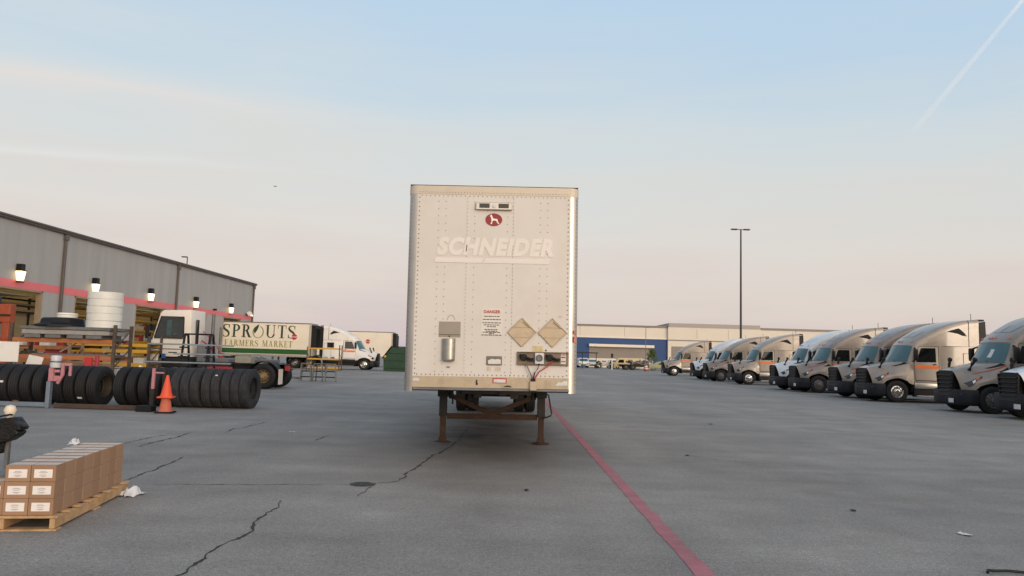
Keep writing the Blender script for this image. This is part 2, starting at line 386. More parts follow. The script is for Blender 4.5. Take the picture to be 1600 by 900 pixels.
# bits of litter
STAIN = M('black_leaf', (34, 32, 30), .9, 0, .3, 20)
PAPER = M('white_paper', (212, 210, 205), .8, 0, .08, 10)
def scrap(name, x, y, w, l, a, mat, label, cat, sd):
    r = random.Random(sd); mb = MB(); G = []
    for i in range(5): G.append([(w * (i / 4 - .5) + r.uniform(-.1, .1) * w, l * (j / 4 - .5) + r.uniform(-.1, .1) * l, .006 + r.uniform(0, .014)) for j in range(5)])
    mb.grid(G); tag(mb.build(name, mat, loc=(x, y, 0), rotz=a, smooth=60), label, cat)
scrap('paper_scrap', 4.42, 7.40, .07, .13, .4, PAPER, 'small white paper scrap on bare asphalt toward the right', 'litter', 1)
scrap('crushed_leaf', .18, 9.07, .05, .07, .2, STAIN, 'dark flattened leaf on asphalt in front of the trailer, left of the red line', 'litter', 2)
scrap('crushed_leaf', 3.8, 8.42, .05, .06, 1.2, STAIN, 'dark flattened leaf lying on the asphalt right of the red line, below the truck row', 'litter', 3)
scrap('crushed_leaf', 2.99, 12.88, .1, .06, 1.2, STAIN, 'small dark leaf farther out on open asphalt right of the red line', 'litter', 4)
scrap('crushed_leaf', 5.12, 19.47, .1, .12, .3, STAIN, 'small dark leaf far out on the asphalt toward the tan trucks', 'litter', 5)
scrap('paper_scrap', -4.32, 14.63, .12, .06, .3, PAPER, 'tiny pale scrap on the asphalt between tyre row and trailer leg', 'litter', 6)
mb = MB(); mb.tube([(3.78, 6.04, .012), (3.80, 6.075, .02), (3.85, 6.07, .018), (3.95, 6.075, .02), (4.1, 6.045, .018), (4.4, 6.02, .018)], .011, 8)
tag(mb.build('rubber_hose', BLACK, smooth=60), 'black rubber hose lying on the asphalt at bottom right corner', 'hose')

# ------------------------------------------------------------------ wheels (shared shapes)
def tyre_prof(r, w, ri):
    h = w / 2
    p = [(ri, -h * .72), (ri + .02, -h * .95), (ri + (r - ri) * .45, -h), (r - .045, -h * .94), (r - .012, -h * .80), (r, -h * .70)]
    for g in (-.42, 0, .42):
        gw = .035 * h / .14
        p += [(r, (g - gw / h * .5 - .04) * h), (r - .014, (g - .03) * h), (r - .014, (g + .03) * h), (r, (g + gw / h * .5 + .04) * h)]
    p += [(r, h * .70), (r - .012, h * .80), (r - .045, h * .94), (ri + (r - ri) * .45, h), (ri + .02, h * .95), (ri, h * .72)]
    return p
def wheel(parent, c, side, r=.51, w=.29, n=28, rimmat=None, dual=False, name='wheel', detail=True, rotz=None):
    # side: +1 outer face toward +y local, -1 toward -y
    c = Vector(c); mb = MB(); mb.lathe(tyre_prof(r, w, .29), (0, 0, 0), (0, side, 0), n)
    o = mb.build(name, RUBBER, parent, smooth=40, loc=c, rotz=rotz)
    if not detail: return o
    mb = MB(); h = w / 2
    if dual: prof = [(.285, h * .8), (.265, h * .3), (.20, -.02), (.17, .06), (.10, .10), (.09, .16), (.001, .17)]
    else: prof = [(.295, h * .85), (.27, h * .55), (.25, h * .62), (.17, h * .8), (.12, h * .72), (.11, h * 1.2), (.06, h * 1.35), (.001, h * 1.35)]
    mb.lathe(prof, (0, 0, 0), (0, side, 0), n)
    mb.lathe([(.285, h * .8), (.285, -h * .8)], (0, 0, 0), (0, side, 0), n, False, True)
    for k in range(10):
        a = k * math.pi / 5; mb.cyl((.15 * math.cos(a), side * h * .72, .15 * math.sin(a)), (.15 * math.cos(a), side * (h * .72 + .05), .15 * math.sin(a)), .014, n=6)
    mb.mi = 1
    for k in range(10):
        a = (k + .5) * math.pi / 5; mb.cyl((.215 * math.cos(a), side * h * .60, .215 * math.sin(a)), (.215 * math.cos(a), side * (h * .74), .215 * math.sin(a)), .026, n=8)
    mb.build('rim', [rimmat or CHROME, WELL], o, smooth=40)
    return o

# ------------------------------------------------------------------ the big box trailer in the middle
CREAM = M('aged_white_panel', (209, 203, 196), .5, 0, .05, .8, bump=.16, bs=1.6, dirt=(182, 170, 152), dirt_amt=.28, dirt_s=1.1)
RAILB = M('weathered_beige_rail', (182, 166, 142), .5, .15, .12, 4, dirt=(132, 116, 92), dirt_amt=.45, dirt_s=5)
RUST = M('rusty_steel', (64, 46, 34), .85, .1, .3, 7, bump=.3, bs=40, dirt=(58, 44, 34), dirt_amt=.6, dirt_s=5)
LETTER = M('white_lettering', (240, 232, 222), .5, 0, .03, 2); FADED = M('faded_white_lettering', (222, 215, 207), .55, 0, .04, 2, dirt=(212, 200, 186), dirt_amt=.4, dirt_s=3)
t = thing('box_trailer', 'large off-white box trailer parked nose toward us with rusty landing legs', 'trailer', (-.345, 11.1, 0))
t.rotation_euler = (0, R(-.6), R(1.0))
TR = t
RV = M('rivet_metal', (150, 140, 126), .5, .4, .1)
mb = MB(); mb.bx(-1.165, 1.165, 0, .03, 1.29, 4.045)
# plate seams: narrow raised laps
for x in (-.40, .31): mb.bx(x - .012, x + .012, -.0035, 0, 1.29, 4.045)
mb.mi = 1
def rivet(x, z, r=.0085): mb.lathe([(r, 0), (r * .75, -r * .55), (.0008, -r * .8)], (x, 0, z), (0, 1, 0), 6)
for x, st in ((-.84, .112), (-.73, .112), (-.40, .056), (-.29, .112), (.30, .056), (.21, .112), (.71, .112), (.82, .112)):
    z = 1.36
    while z < 4.0:
        rivet(x, z); z += st
for x in (-1.135, 1.135):
    z = 1.33
    while z < 4.03: rivet(x, z, .0115); z += .07
x = -1.1
while x < 1.11: rivet(x, 1.315, .0115); rivet(x, 4.02, .009); x += .066
fp = mb.build('front_panel', [CREAM, RV], t)
# folded corner posts, rounded in plan
for s, nm in ((-1, 0), (1, 1)):
    mb = MB(); G = []
    for i in range(9):
        a = i / 8 * math.pi / 2; x = 1.165 + .13 * math.sin(a); y = .13 - .13 * math.cos(a)
        G.append([(s * x, y - .002, 1.06), (s * x, y - .002, 4.045)])
    G.append([(s * 1.295, .5, 1.06), (s * 1.295, .5, 4.045)]); mb.grid(G)
    mb.mi = 1
    for k in range(46):
        z = 1.2 + k * .062; mb.lathe([(.009, 0), (.006, .006), (.001, .008)], (s * 1.262, .037, z), (s * .7, -.7, 0), 6)
    mb.build('corner_post', [ALU, RV], t, smooth=50)
mb = MB(); G = []
for z in (4.045, 4.175):
    row = [(-1.297, .6, z)]
    for i in range(9):
        a = math.pi / 2 - i / 8 * math.pi / 2; row.append((-1.165 - .134 * math.sin(a), .134 - .134 * math.cos(a) - .006, z))
    for i in range(9):
        a = i / 8 * math.pi / 2; row.append((1.165 + .134 * math.sin(a), .134 - .134 * math.cos(a) - .006, z))
    row.append((1.297, .6, z)); G.append(row)
mb.grid(G); mb.mi = 1
x = -1.13
while x < 1.14: mb.lathe([(.008, 0), (.006, -.004), (.001, -.006)], (x, -.006, 4.075), (0, 1, 0), 6); x += .045
mb.build('top_rail', [M('pale_top_rail', (202, 190, 172), .5, .1, .08, 4, dirt=(160, 142, 116), dirt_amt=.4, dirt_s=4), RV], t, smooth=50)
mb = MB(); mb.bx(-1.285, 1.285, .03, 16.0, 4.176, 4.195); mb.build('roof', DARK, t, bevel=.006)
mb = MB(); mb.bx(-1.165, 1.165, -.004, .05, 1.125, 1.29)
for x in (-.86, -.78, -.72, -.3, -.2, .3, .38, .82, .9, .98): mb.bx(x - .006, x + .006, -.007, -.004, 1.15, 1.25)
mb.build('bottom_rail', RAILB, t, bevel=.004)
mb = MB(); mb.bx(-1.16, 1.17, -.012, .10, 1.085, 1.122); mb.build('bottom_lip', GREYM, t, bevel=.006)
SIDE = M('white_side_sheet', (205, 203, 198), .45, .1, .06, 1)
for s in (-1, 1):
    mb = MB(); mb.bx(s * 1.27, s * 1.293, .5, 16.0, 1.12, 4.175); mb.build('side_wall', SIDE, t)
mb = MB(); mb.bx(-1.26, 1.26, 15.9, 15.98, 1.12, 4.17); mb.build('rear_door', SIDE, t)
mb = MB(); mb.bx(-1.26, 1.26, .06, 15.9, 1.10, 1.16)
k = .4
while k < 15.8: mb.bx(-1.25, 1.25, k, k + .06, 1.055 if k < 3.2 else 1.0, 1.1); k += .35
mb.build('floor_frame', DARK, t)
# clearance light box
lb = MB(); lb.bx(-.275, .275, -.05, 0, 3.81, 3.925); lo = lb.build('clearance_light_box', ALU, t, bevel=.008)
for s in (-1, 1):
    mb = MB(); mb.bx(s * .145 - .078, s * .145 + .078, -.056, -.049, 3.838, 3.905); mb.build('lens', DGLASS, lo, bevel=.004)
mb = MB(); mb.lathe([(.03, 0), (.026, -.012), (.001, -.014)], (0, -.05, 3.868), (0, 1, 0), 14); mb.build('lens', PLATE, lo, smooth=40)
# oval emblem with a standing long-legged dog
mb = MB(); mb.prism([(.128 * math.cos(a * math.pi / 20), .098 * math.sin(a * math.pi / 20)) for a in range(40)], (0, 0, 3.665), (1, 0, 0), (0, 0, 1), (0, -.006, 0))
em = mb.build('oval_emblem', M('emblem_red', (138, 30, 36), .4, 0, .05), t)
dog = [(-.060, .058), (-.048, .072), (-.038, .080), (-.030, .070), (-.024, .052), (-.014, .024), (.018, .014), (.040, .016), (.056, .004), (.060, -.012), (.064, -.034), (.082, -.056), (.084, -.066), (.070, -.066),
       (.052, -.044), (.040, -.024), (.024, -.012), (-.010, -.012), (-.020, -.030), (-.028, -.066), (-.050, -.066), (-.042, -.050), (-.034, -.020), (-.038, .004), (-.042, .030), (-.046, .048), (-.062, .050)]
mb = MB(); mb.prism(dog, (0, -.006, 3.665), (1, 0, 0), (0, 0, 1), (0, -.002, 0)); mb.build('dog_figure', LETTER, em)
# lettering and the bar under it
RX = (R(90), 0, 0)
text_mesh('SCHNEIDER', .345, 'lettering', FADED, t, (.02, -.004, 3.235), RX, shear=.22, offset=.020, sx=.87, space=1.13)
mb = MB()
mb.prism([(-.87, 0), (-.13, 0), (-.18, -.075), (-.88, -.075)], (0, -.005, 3.075), (1, 0, 0), (0, 0, 1), (0, -.002, 0))
mb.prism([(-.11, 0), (.865, 0), (.85, -.075), (-.16, -.075)], (0, -.005, 3.075), (1, 0, 0), (0, 0, 1), (0, -.002, 0))
mb.build('lettering_underline', FADED, t)
# danger notice
mb = MB(); mb.bx(-.155, .16, -.003, 0, 1.905, 2.31); dn = mb.build('danger_notice', M('notice_white', (214, 207, 198), .5, 0, .05, 9), t)
text_mesh('DANGER', .062, 'heading', M('notice_red', (170, 40, 44), .5), dn, (.0, -.004, 2.262), RX, offset=.002)
INK = M('black_ink', (46, 42, 40), .7)
r_ = random.Random(2)
for z, wd in ((2.195, .23), (2.148, .27), (2.098, .275), (2.066, .235), (2.04, .14), (1.998, .215), (1.973, .17), (1.955, .26), (1.936, .08), (1.915, .30)):
    mb = MB(); x = -wd / 2                        # lines too worn to read: broken dashes
    while x < wd / 2 - .012:
        l = min(r_.uniform(.02, .055), wd / 2 - x); mb.bx(x, x + l, -.0045, -.003, z - .006, z + .006); x += l + .009
    mb.build('worn_text_line', INK, dn)
# diamond placard holders
TANP = M('tan_placard_metal', (186, 168, 142), .5, .2, .12, 5, dirt=(140, 112, 80), dirt_amt=.5, dirt_s=7)
for cx in (.455, .915):
    mb = MB(); h = .222
    mb.prism([(-h, 0), (0, -h), (h, 0), (0, h)], (cx, -.004, 1.965), (1, 0, 0), (0, 0, 1), (0, -.010, 0))
    p = mb.build('diamond_placard', TANP, t, bevel=.003)
    mb = MB(); c = (cx, -.014, 1.965)
    for a, b in (((-h, 0), (0, -h)), ((0, -h), (h, 0)), ((h, 0), (0, h)), ((0, h), (-h, 0))):
        mb.bar((cx + a[0] * .96, -.018, 1.965 + a[1] * .96), (cx + b[0] * .96, -.018, 1.965 + b[1] * .96), .012, .014, (0, 1, 0))
    for z in (-.075, .075): mb.bar((cx - h + .09, -.016, 1.965 + z), (cx + h - .09, -.016, 1.965 + z), .010, .008, (0, 1, 0))
    mb.bar((cx + .02, -.02, 1.965 + .16), (cx + .13, -.02, 1.965 + .07), .012, .035, (0, 1, 0))
    mb.build('frame', RAILB, p, bevel=.002)
mb = MB(); mb.bx(.62, .78, -.006, 0, 1.675, 1.765); mb.build('data_plate', M('yellowed_plate', (196, 182, 140), .5, .2, .3, 25), t)
mb = MB(); mb.cyl((.82, -.012, 1.70), (.82, 0, 1.70), .012); mb.build('bolt', DARK, t)
# air and power connections
mb = MB(); mb.bx(.39, 1.16, -.035, 0, 1.475, 1.485); mb.bx(.39, 1.16, -.035, 0, 1.665, 1.675); mb.bx(.39, 1.16, -.006, 0, 1.485, 1.665); mb.bx(.39, .40, -.035, 0, 1.485, 1.665)
gb = mb.build('connection_box', M('brown_grey_box', (128, 112, 96), .6, .2, .2, 6, dirt=(90, 74, 58), dirt_amt=.4), t, bevel=.003)
mb = MB(); mb.bx(.655, .79, -.05, -.006, 1.495, 1.66); mb.build('socket_block', PLATE, gb, bevel=.006)
mb = MB(); mb.lathe([(.05, 0), (.05, -.03), (.04, -.035), (.038, -.012), (.001, -.012)], (.722, -.05, 1.585), (0, 1, 0), 20); mb.build('socket', GREYM, gb, smooth=40)
for cx in (.49, .88):
    mb = MB(); mb.lathe([(.045, 0), (.052, -.03), (.04, -.055), (.001, -.058)], (cx, -.008, 1.59), (0, 1, 0), 16)
    mb.tube([(cx + .0, -.05, 1.60), (cx + .05, -.06, 1.585), (cx + .10, -.055, 1.565), (cx + .14, -.03, 1.57)], .017, 8); mb.bx(cx + .06, cx + .15, -.055, -.006, 1.535, 1.575)
    mb.tube([(cx - .05, -.03, 1.64), (cx - .055, -.05, 1.60), (cx - .02, -.06, 1.545)], .012, 6)
    mb.build('coupling', BLACK, gb, smooth=40)
mb = MB(); mb.bx(1.045, 1.12, -.009, -.006, 1.50, 1.655); o = mb.build('sticker', PLATE, gb)
mb = MB(); mb.bx(1.05, 1.115, -.011, -.009, 1.59, 1.61); mb.bx(1.05, 1.115, -.011, -.009, 1.63, 1.645); mb.bx(1.05, 1.115, -.011, -.009, 1.53, 1.545); mb.build('red_bars', RED, gb)
for pts, m in (([(.52, -.03, 1.50), (.56, -.06, 1.42), (.615, -.05, 1.30), (.625, -.03, 1.27)], GREYM), ([(.72, -.05, 1.50), (.70, -.07, 1.43), (.65, -.05, 1.36), (.635, -.03, 1.27)], BLACK), ([(.92, -.045, 1.53), (.84, -.07, 1.46), (.72, -.065, 1.38), (.65, -.03, 1.27)], RED)):
    mb = MB(); mb.tube(pts, .009, 7); mb.build('hose', m, t, smooth=60)
mb = MB(); mb.bx(.585, .685, -.05, -.004, 1.10, 1.235); mb.build('hose_bracket', RAILB, t, bevel=.006)
mb = MB(); mb.bx(.60, .67, -.045, -.02, 1.235, 1.275); mb.bx(.585, .69, -.055, -.01, 1.075, 1.10); mb.build('hose_clamp', BLACK, t, bevel=.004)
# document holder
mb = MB(); mb.bx(-.79, -.465, -.004, 0, 1.87, 2.105); mb.build('grey_patch_plate', M('matt_grey_plate', (150, 142, 130), .6, .2, .06, 3), t)
mb = MB(); mb.cyl((-.63, -.008, 1.885), (-.63, -.004, 1.885), .012); mb.bx(-.79, -.465, -.007, -.004, 1.905, 1.912); mb.build('lock', DARK, t)
mb = MB(); G = []
for z in (1.54, 1.845):
    G.append([(-.635 + .098 * math.sin(a), -.02 - .07 * math.cos(a), z) for a in [math.pi * (i / 10 - .5) for i in range(11)]])
mb.grid(G); mb.bx(-.735, -.535, -.022, 0, 1.53, 1.855)
mb.build('document_tube', M('galvanised_steel', (158, 158, 152), .35, .8, .2, 6), t, smooth=40)
mb = MB(); mb.bx(-.72, -.55, -.085, 0, 1.515, 1.545); mb.bx(-.66, -.61, -.02, 0, 1.42, 1.435); mb.build('tube_foot', GREYM, t, bevel=.006)
mb = MB(); mb.tube([(-.61 - .055 * math.cos(a) , -.004, 2.13 + .075 * math.sin(a)) for a in [math.pi * i / 10 for i in range(11)]], .004, 5); mb.build('sticker_outline', RAILB, t)
# number plate and stickers
mb = MB(); mb.bx(-.065, .165, -.02, 0, 1.465, 1.60); pl = mb.build('plate_holder', M('grey_holder', (120, 110, 98), .6, .2, .15, 8), t, bevel=.005)
mb = MB(); mb.prism([(-.09, -.045), (.10, -.045), (.095, .02), (.05, .03), (.02, .022), (-.04, .03), (-.095, .005)], (.05, -.022, 1.53), (1, 0, 0), (0, 0, 1), (0, -.003, 0)); mb.build('number_plate', PLATE, pl)
for x0, x1, z0, z1 in ((-.06, .0, 1.375, 1.44), (.06, .15, 1.375, 1.44), (1.0, 1.06, 2.19, 2.225)):
    mb = MB(); mb.bx(x0, x1, -.002, 0, z0, z1); mb.build('faded_sticker', M('faded_sticker', (196, 184, 166), .6, 0, .2, 30), t)
mb = MB(); mb.bx(.03, .24, -.009, -.006, 1.20, 1.275); d2 = mb.build('red_sticker', RED, t)
mb = MB(); mb.bx(.045, .225, -.012, -.009, 1.21, 1.26); mb.build('white_field', PLATE, d2)
mb = MB(); mb.prism([(-.09, -.035), (.09, -.035), (.085, .03), (.04, .036), (.0, .012), (-.05, .02)], (1.06, -.006, 1.215), (1, 0, 0), (0, 0, 1), (0, -.003, 0)); mb.build('torn_sticker', PLATE, t)
mb = MB(); mb.prism([(-.05, -.02), (.05, -.02), (.045, .016), (.02, .02), (.012, .03), (-.01, .02), (-.035, .028)], (-1.11, -.006, 1.235), (1, 0, 0), (0, 0, 1), (0, -.003, 0)); mb.build('torn_sticker', PLATE, t)
mb = MB(); mb.prism([(-.012, -.04), (.012, -.045), (.02, -.01), (.004, .0), (.015, .03), (-.01, .04), (-.016, .0)], (-.205, -.0065, 1.21), (1, 0, 0), (0, 0, 1), (0, -.002, 0)); mb.prism([(-.06, 0), (.07, -.005), (.05, .012), (.0, .02)], (.25, -.013, 1.15), (1, 0, 0), (0, 0, 1), (0, -.003, 0)); mb.build('scorch_mark', DARK, t)
mb = MB(); mb.prism([(0, -.05), (.012, -.05), (.022, .05), (.012, .05)], (-.415, -.008, 3.225), (1, 0, 0), (0, 0, 1), (0, -.002, 0)); mb.build('torn_seam', DARK, t)
for z, h in ((1.98, .05), (1.87, .09)):
    mb = MB(); mb.box((1.255, .012, z), (.06, .004, h), Matrix.Rotation(R(45), 3, 'Z')); mb.build('red_white_sticker', M('red_on_white', (206, 120, 112), .5, 0, .5, 40), t)
# landing gear
for s in (-1, 1):
    x = s * .91
    mb = MB(); mb.bx(x - .07, x + .07, 2.73, 2.87, .50, .9); mb.bx(x - .075, x + .075, 2.725, 2.875, .49, .53)
    lg = mb.build('landing_leg', DARK, t, bevel=.006)
    mb = MB(); mb.bx(x - .10, x + .10, 2.68, 2.92, .84, 1.12); mb.bx(x - .04 - s * .14, x + .04 - s * .14, 2.75, 2.85, .80, 1.12); mb.build('bracket', M('black_bracket', (20, 18, 17), .8, 0, .2), lg, bevel=.008)  # upper bracket coloured near black
    mb = MB(); mb.bx(x - .052, x + .052, 2.75, 2.85, .05, .5); mb.build('inner_leg', RUST, lg, bevel=.004)
    mb = MB(); mb.lathe([(.001, .03), (.10, .028), (.16, .012), (.165, 0)], (x, 2.8, 0), (0, 0, 1), 16); mb.bx(x - .07, x + .07, 2.74, 2.86, .02, .09); mb.build('foot', RUST, lg, bevel=.004)
mb = MB(); mb.bx(-.84, .84, 2.77, 2.83, .43, .53); mb.bar((-.82, 2.79, .88), (.05, 2.79, .50), .05, .085); mb.bar((.82, 2.81, .88), (-.05, 2.81, .50), .05, .085)
mb.build('cross_brace', RUST, t, bevel=.004)
mb = MB(); mb.tube([(.98, 2.74, .93), (1.04, 2.70, .90), (1.10, 2.68, .56), (1.09, 2.68, .53), (.95, 2.70, .47)], .014, 8); mb.build('crank_handle', DARK, t, smooth=60)
mb = MB(); mb.bar((-.74, 2.8, .95), (-.74, 2.8, .70), .03, .03); mb.build('hook', DARK, t)
# rear bogie
for ya in (10.75, 12.0):
    for s in (-1, 1):
        for k in (0, 1): wheel(t, (s * (1.0 - .32 * k), ya, .505), s, r=.505, rimmat=GREYM, dual=True, detail=(k == 0), rotz=R(-90))
    mb = MB(); mb.cyl((-1.0, ya, .5), (1.0, ya, .5), .075); mb.build('axle', DARK, t, smooth=40)
mb = MB()
for s in (-1, 1):
    mb.bx(s * .36 - .05, s * .36 + .05, 9.6, 13.2, .82, 1.0); mb.bx(s * .42 - .10, s * .42 + .10, 10.2, 10.5, .55, .85)
mb.bx(-.95, .95, 10.1, 10.25, .52, 1.0); mb.bx(-.62, -.40, 10.1, 10.25, .42, .54); mb.bx(.42, .64, 10.1, 10.25, .40, .54); mb.bx(.1, .3, 10.05, 10.2, .49, .6); mb.bx(-.45, -.1, 10.3, 10.6, .70, .95); mb.build('bogie_frame', DARK, t)
for s in (-1, 1):
    mb = MB(); mb.bx(s * .85 - .3, s * .85 + .3, 13.3, 13.31, .25, 1.0); mb.build('mudflap', BLACK, t)
mb = MB(); mb.bx(-1.1, 1.1, 15.7, 15.8, .5, .6); mb.bx(-.6, -.5, 15.7, 15.8, .6, 1.1); mb.bx(.5, .6, 15.7, 15.8, .6, 1.1); mb.build('rear_guard', DARK, t)

# ------------------------------------------------------------------ sleeper tractors
def make_truck(paint, name, label, flags, loc=(0, 0, 0), rotz=0, group=None):
    t = thing(name, label, 'truck', loc, rotz, group)
    hx = [(.10, .45, .60, .75, 1.05, 1.28, 1.36, 1.42), (.10, .47, .61, .77, 1.10, 1.38, 1.48, 1.55), (.14, .50, .62, .78, 1.18, 1.50, 1.65, 1.76), (.22, .52, .62, .78, 1.2, 1.62, 1.78, 1.96), (.26, .54, .63, .78, 1.2, 1.62, 1.78, 2.0), (.28, .55, .64, .78, 1.2, 1.62, 1.78, 2.0)]
    hy = [(0,) * 8, (.38, .42, .44, .48, .54, .60, .63, .66), (.54, .64, .68, .72, .84, .92, .96, 1.0), (.64, .90, .96, 1.01, 1.08, 1.09, 1.09, 1.09), (.70, 1.04, 1.10, 1.15, 1.20, 1.19, 1.17, 1.12), (.72, 1.06, 1.12, 1.17, 1.22, 1.21, 1.18, 1.13)]
    hz = [(1.56, 1.68, 1.715, 1.75, 1.82, 1.87, 1.89, 1.915), (1.545, 1.665, 1.70, 1.735, 1.805, 1.855, 1.875, 1.90), (1.47, 1.55, 1.58, 1.605, 1.68, 1.76, 1.80, 1.85), (1.18, 1.28, 1.32, 1.36, 1.45, 1.52, 1.55, 1.58), (.98, 1.12, 1.16, 1.20, 1.28, 1.26, 1.22, 1.20), (.84, .84, .90, 1.02, 1.13, 1.02, .90, .84)]
    HS = Surf([list(zip(hx[i], hy[i], hz[i])) for i in range(6)])
    href = lambda p: (p.x + .25, 0, 1.0)
    mb = MB(); HS.sheet(mb, 30, 24); mb.build('hood', paint, t, smooth=50, weld=.002)
    # seam between hood and cab, swoosh
    if flags.get('swoosh'):
        mb = MB(); HS.patch(mb, ((2.2, 2.55), (6.9, 2.05), (6.9, 2.28), (2.2, 2.62)), 14, 1, .006, href, (1, -1)); mb.build('hood_stripe', BRICKRED, t)
        for s in (1, -1): mb = MB(); HS.patch(mb, ((4.6, 2.75), (6.7, 2.5), (6.8, 2.95), (5.2, 2.9)), 8, 2, .006, href, (s,)); mb.build('hood_reflection', BLACK, t)  # black patch painted in for the mirror's dark reflection on the hood
    for s in (1, -1): mb = MB(); HS.patch(mb, ((3.8, 2.0), (6.8, 1.62), (6.9, 2.1), (4.2, 2.12)), 12, 2, .012, href, (s,)); mb.build('cowl_vent', BLACK, t)
    for s in (1, -1):
        mb = MB(); HS.patch(mb, ((.3, 3.6), (3.3, 3.06), (3.2, 3.45), (.6, 4.5)), 8, 4, .010, href, (s,)); h = mb.build('headlight', LIGHTW, t, smooth=50)
        mb = MB(); HS.patch(mb, ((2.2, 3.32), (3.05, 3.16), (3.0, 3.42), (2.2, 3.78)), 4, 2, .016, href, (s,)); mb.build('turn_signal', AMBER, h)
        mb = MB(); HS.patch(mb, ((1.0, 3.70), (2.0, 3.50), (1.95, 3.86), (1.05, 4.15)), 3, 2, .016, href, (s,)); mb.build('bulb', LETTER, h)
    # grille
    mb = MB(); G = lambda z: .40 + (z - .5) * .115
    mb.prism([(-G(.52), .52), (G(.52), .52), (G(1.5), 1.50), (G(1.5) - .08, 1.555), (-G(1.5) + .08, 1.555), (-G(1.5), 1.50)], (.16, 0, 0), (0, 1, 0), (0, 0, 1), (-.06, 0, 0))
    mb.bx(.12, .5, -.45, .45, .6, 1.5)
    gr = mb.build('grille', BLACK, t, bevel=.012)
    for k in range(6):
        z = .62 + k * .15; mb = MB(); mb.box((.075, 0, z), (.07, 2 * G(z) - .06, .045), Matrix.Rotation(R(18), 3, 'Y')); mb.build('slat', BLACK, gr, bevel=.008)
    for s in (-1, 1): mb = MB(); mb.bar((.085, s * (G(.55) + .005), .55), (.085, s * (G(1.5) + .005), 1.5), .05, .03, (1, 0, 0)); mb.build('surround', BLACK, gr)
    # bumper
    plan = [(.06, 0), (.05, .40), (.075, .62), (.14, .85), (.28, 1.06), (.45, 1.15), (.66, 1.19)]
    plan = [tuple(p) for p in [crl([Vector((x, y, 0)) for x, y in plan], i / 3).to_tuple()[:2] for i in range(19)]]
    mb = MB()
    for s in (1, -1):
        rows = []
        for z, ins in ((.27, .10), (.31, .03), (.40, 0), (.62, .0), (.80, .02), (.855, .045), (.86, .14)):
            rows.append([(x + ins * (1 - i / 24), s * max(0, y - ins * (i / 18)), z) for i, (x, y) in enumerate(plan)])
        mb.grid(rows)
    b = mb.build('bumper', SLATE, t, smooth=45, weld=.002)
    for s in (1, -1):
        mb = MB(); mb.lathe([(.06, 0), (.055, -.02), (.001, -.025)], (.185, s * .90, .70), (1, -.35 * s, 0), 14); mb.build('fog_light', LIGHTW, b, smooth=50)
    mb = MB(); mb.bx(.03, .05, -.62, -.32, .36, .52); mb.build('number_plate', PLATE, b)
    # cab shell
    C0 = [(1.9, 0, .95), (1.9, .6, .95), (1.95, .98, .95), (2.02, 1.12, .95), (2.45, 1.15, .95), (3.20, 1.17, .95)]
    C1 = [(1.38, 0, 1.90), (1.46, .48, 1.89), (1.64, .86, 1.87), (1.90, 1.07, 1.86), (2.35, 1.12, 1.86), (3.20, 1.16, 1.86)]
    C2 = [(1.82, 0, 2.68), (1.87, .45, 2.675), (1.98, .80, 2.665), (2.16, .98, 2.66), (2.5, 1.05, 2.66), (3.20, 1.13, 2.66)]
    mid = [tuple((Vector(a) * .5 + Vector(b) * .5)) for a, b in zip(C1, C2)]
    CS = Surf([C0, [tuple(Vector(a) * .35 + Vector(b) * .65 + Vector((.08 if i < 3 else 0, 0, 0))) for i, (a, b) in enumerate(zip(C0, C1))], C1, mid, C2])
    cref = lambda p: (2.6, 0, min(max(p.z, 1), 2.4))
    mb = MB(); CS.sheet(mb, 25, 16); mb.bx(2.05, 3.15, -.9, .9, 2.55, 2.64); cab = mb.build('cab', paint, t, smooth=50, weld=.002)
    mb = MB(); CS.patch(mb, ((.02, 2.08), (2.55, 2.08), (2.6, 3.92), (.02, 3.92)), 14, 6, .012, cref, (1, -1)); mb.build('windshield', GLASS, t, smooth=60, weld=.03)
    if flags.get('paper'):
        mb = MB(); CS.patch(mb, ((.75, 2.5), (1.15, 2.5), (1.12, 3.3), (.75, 3.3)), 3, 3, .016, cref, (-1,)); mb.build('windshield_paper', PLATE, t)
    mb = MB(); mb.tube([(1.42, .1, 1.93), (1.62, .5, 2.05), (1.66, .75, 2.02)], .010, 5); mb.tube([(1.42, -.5, 1.93), (1.5, -.2, 2.06), (1.45, .1, 2.03)], .010, 5); mb.build('wiper', BLACK, t)
    for s in (1, -1):
        mb = MB(); CS.patch(mb, ((3.25, .15), (4.92, .15), (4.92, 3.88), (3.55, 3.88)), 10, 12, .010, cref, (s,)); d = mb.build('door', paint, t, smooth=50)
        mb = MB(); CS.patch(mb, ((3.58, 2.08), (4.80, 2.10), (4.76, 3.74), (3.80, 3.72)), 8, 6, .020, cref, (s,)); mb.build('window', DGLASS, d, smooth=50)
        mb = MB()
        for c in (((3.22, .12), (3.25, .12), (3.53, 3.9), (3.5, 3.9)), ((4.93, .12), (4.96, .12), (4.96, 3.9), (4.93, 3.9)), ((3.25, .12), (4.95, .12), (4.95, .17), (3.25, .17)), ((3.5, 3.88), (4.95, 3.88), (4.95, 3.93), (3.5, 3.93))):
            CS.patch(mb, c, 10, 10, .014, cref, (s,))
        mb.build('door_seal', WELL, d)
        if flags.get('stripe', True):
            mb = MB(); CS.patch(mb, ((3.42, 1.15), (4.92, 1.15), (4.92, 1.62), (3.42, 1.62)), 8, 3, .018, cref, (s,)); mb.build('door_stripe', flags.get('smat', ORANGE), d)
        mb = MB(); p = CS.off(4.72, 1.82, .025, cref); mb.box((p.x, s * p.y, p.z), (.16, .035, .05)); mb.build('handle', BLACK, d, bevel=.01)
        # mirrors
        mb = MB(); mb.box((1.98, s * 1.36, 2.22), (.16, .22, .52)); m_ = mb.build('mirror', BLACK, t, bevel=.05, seg=2)
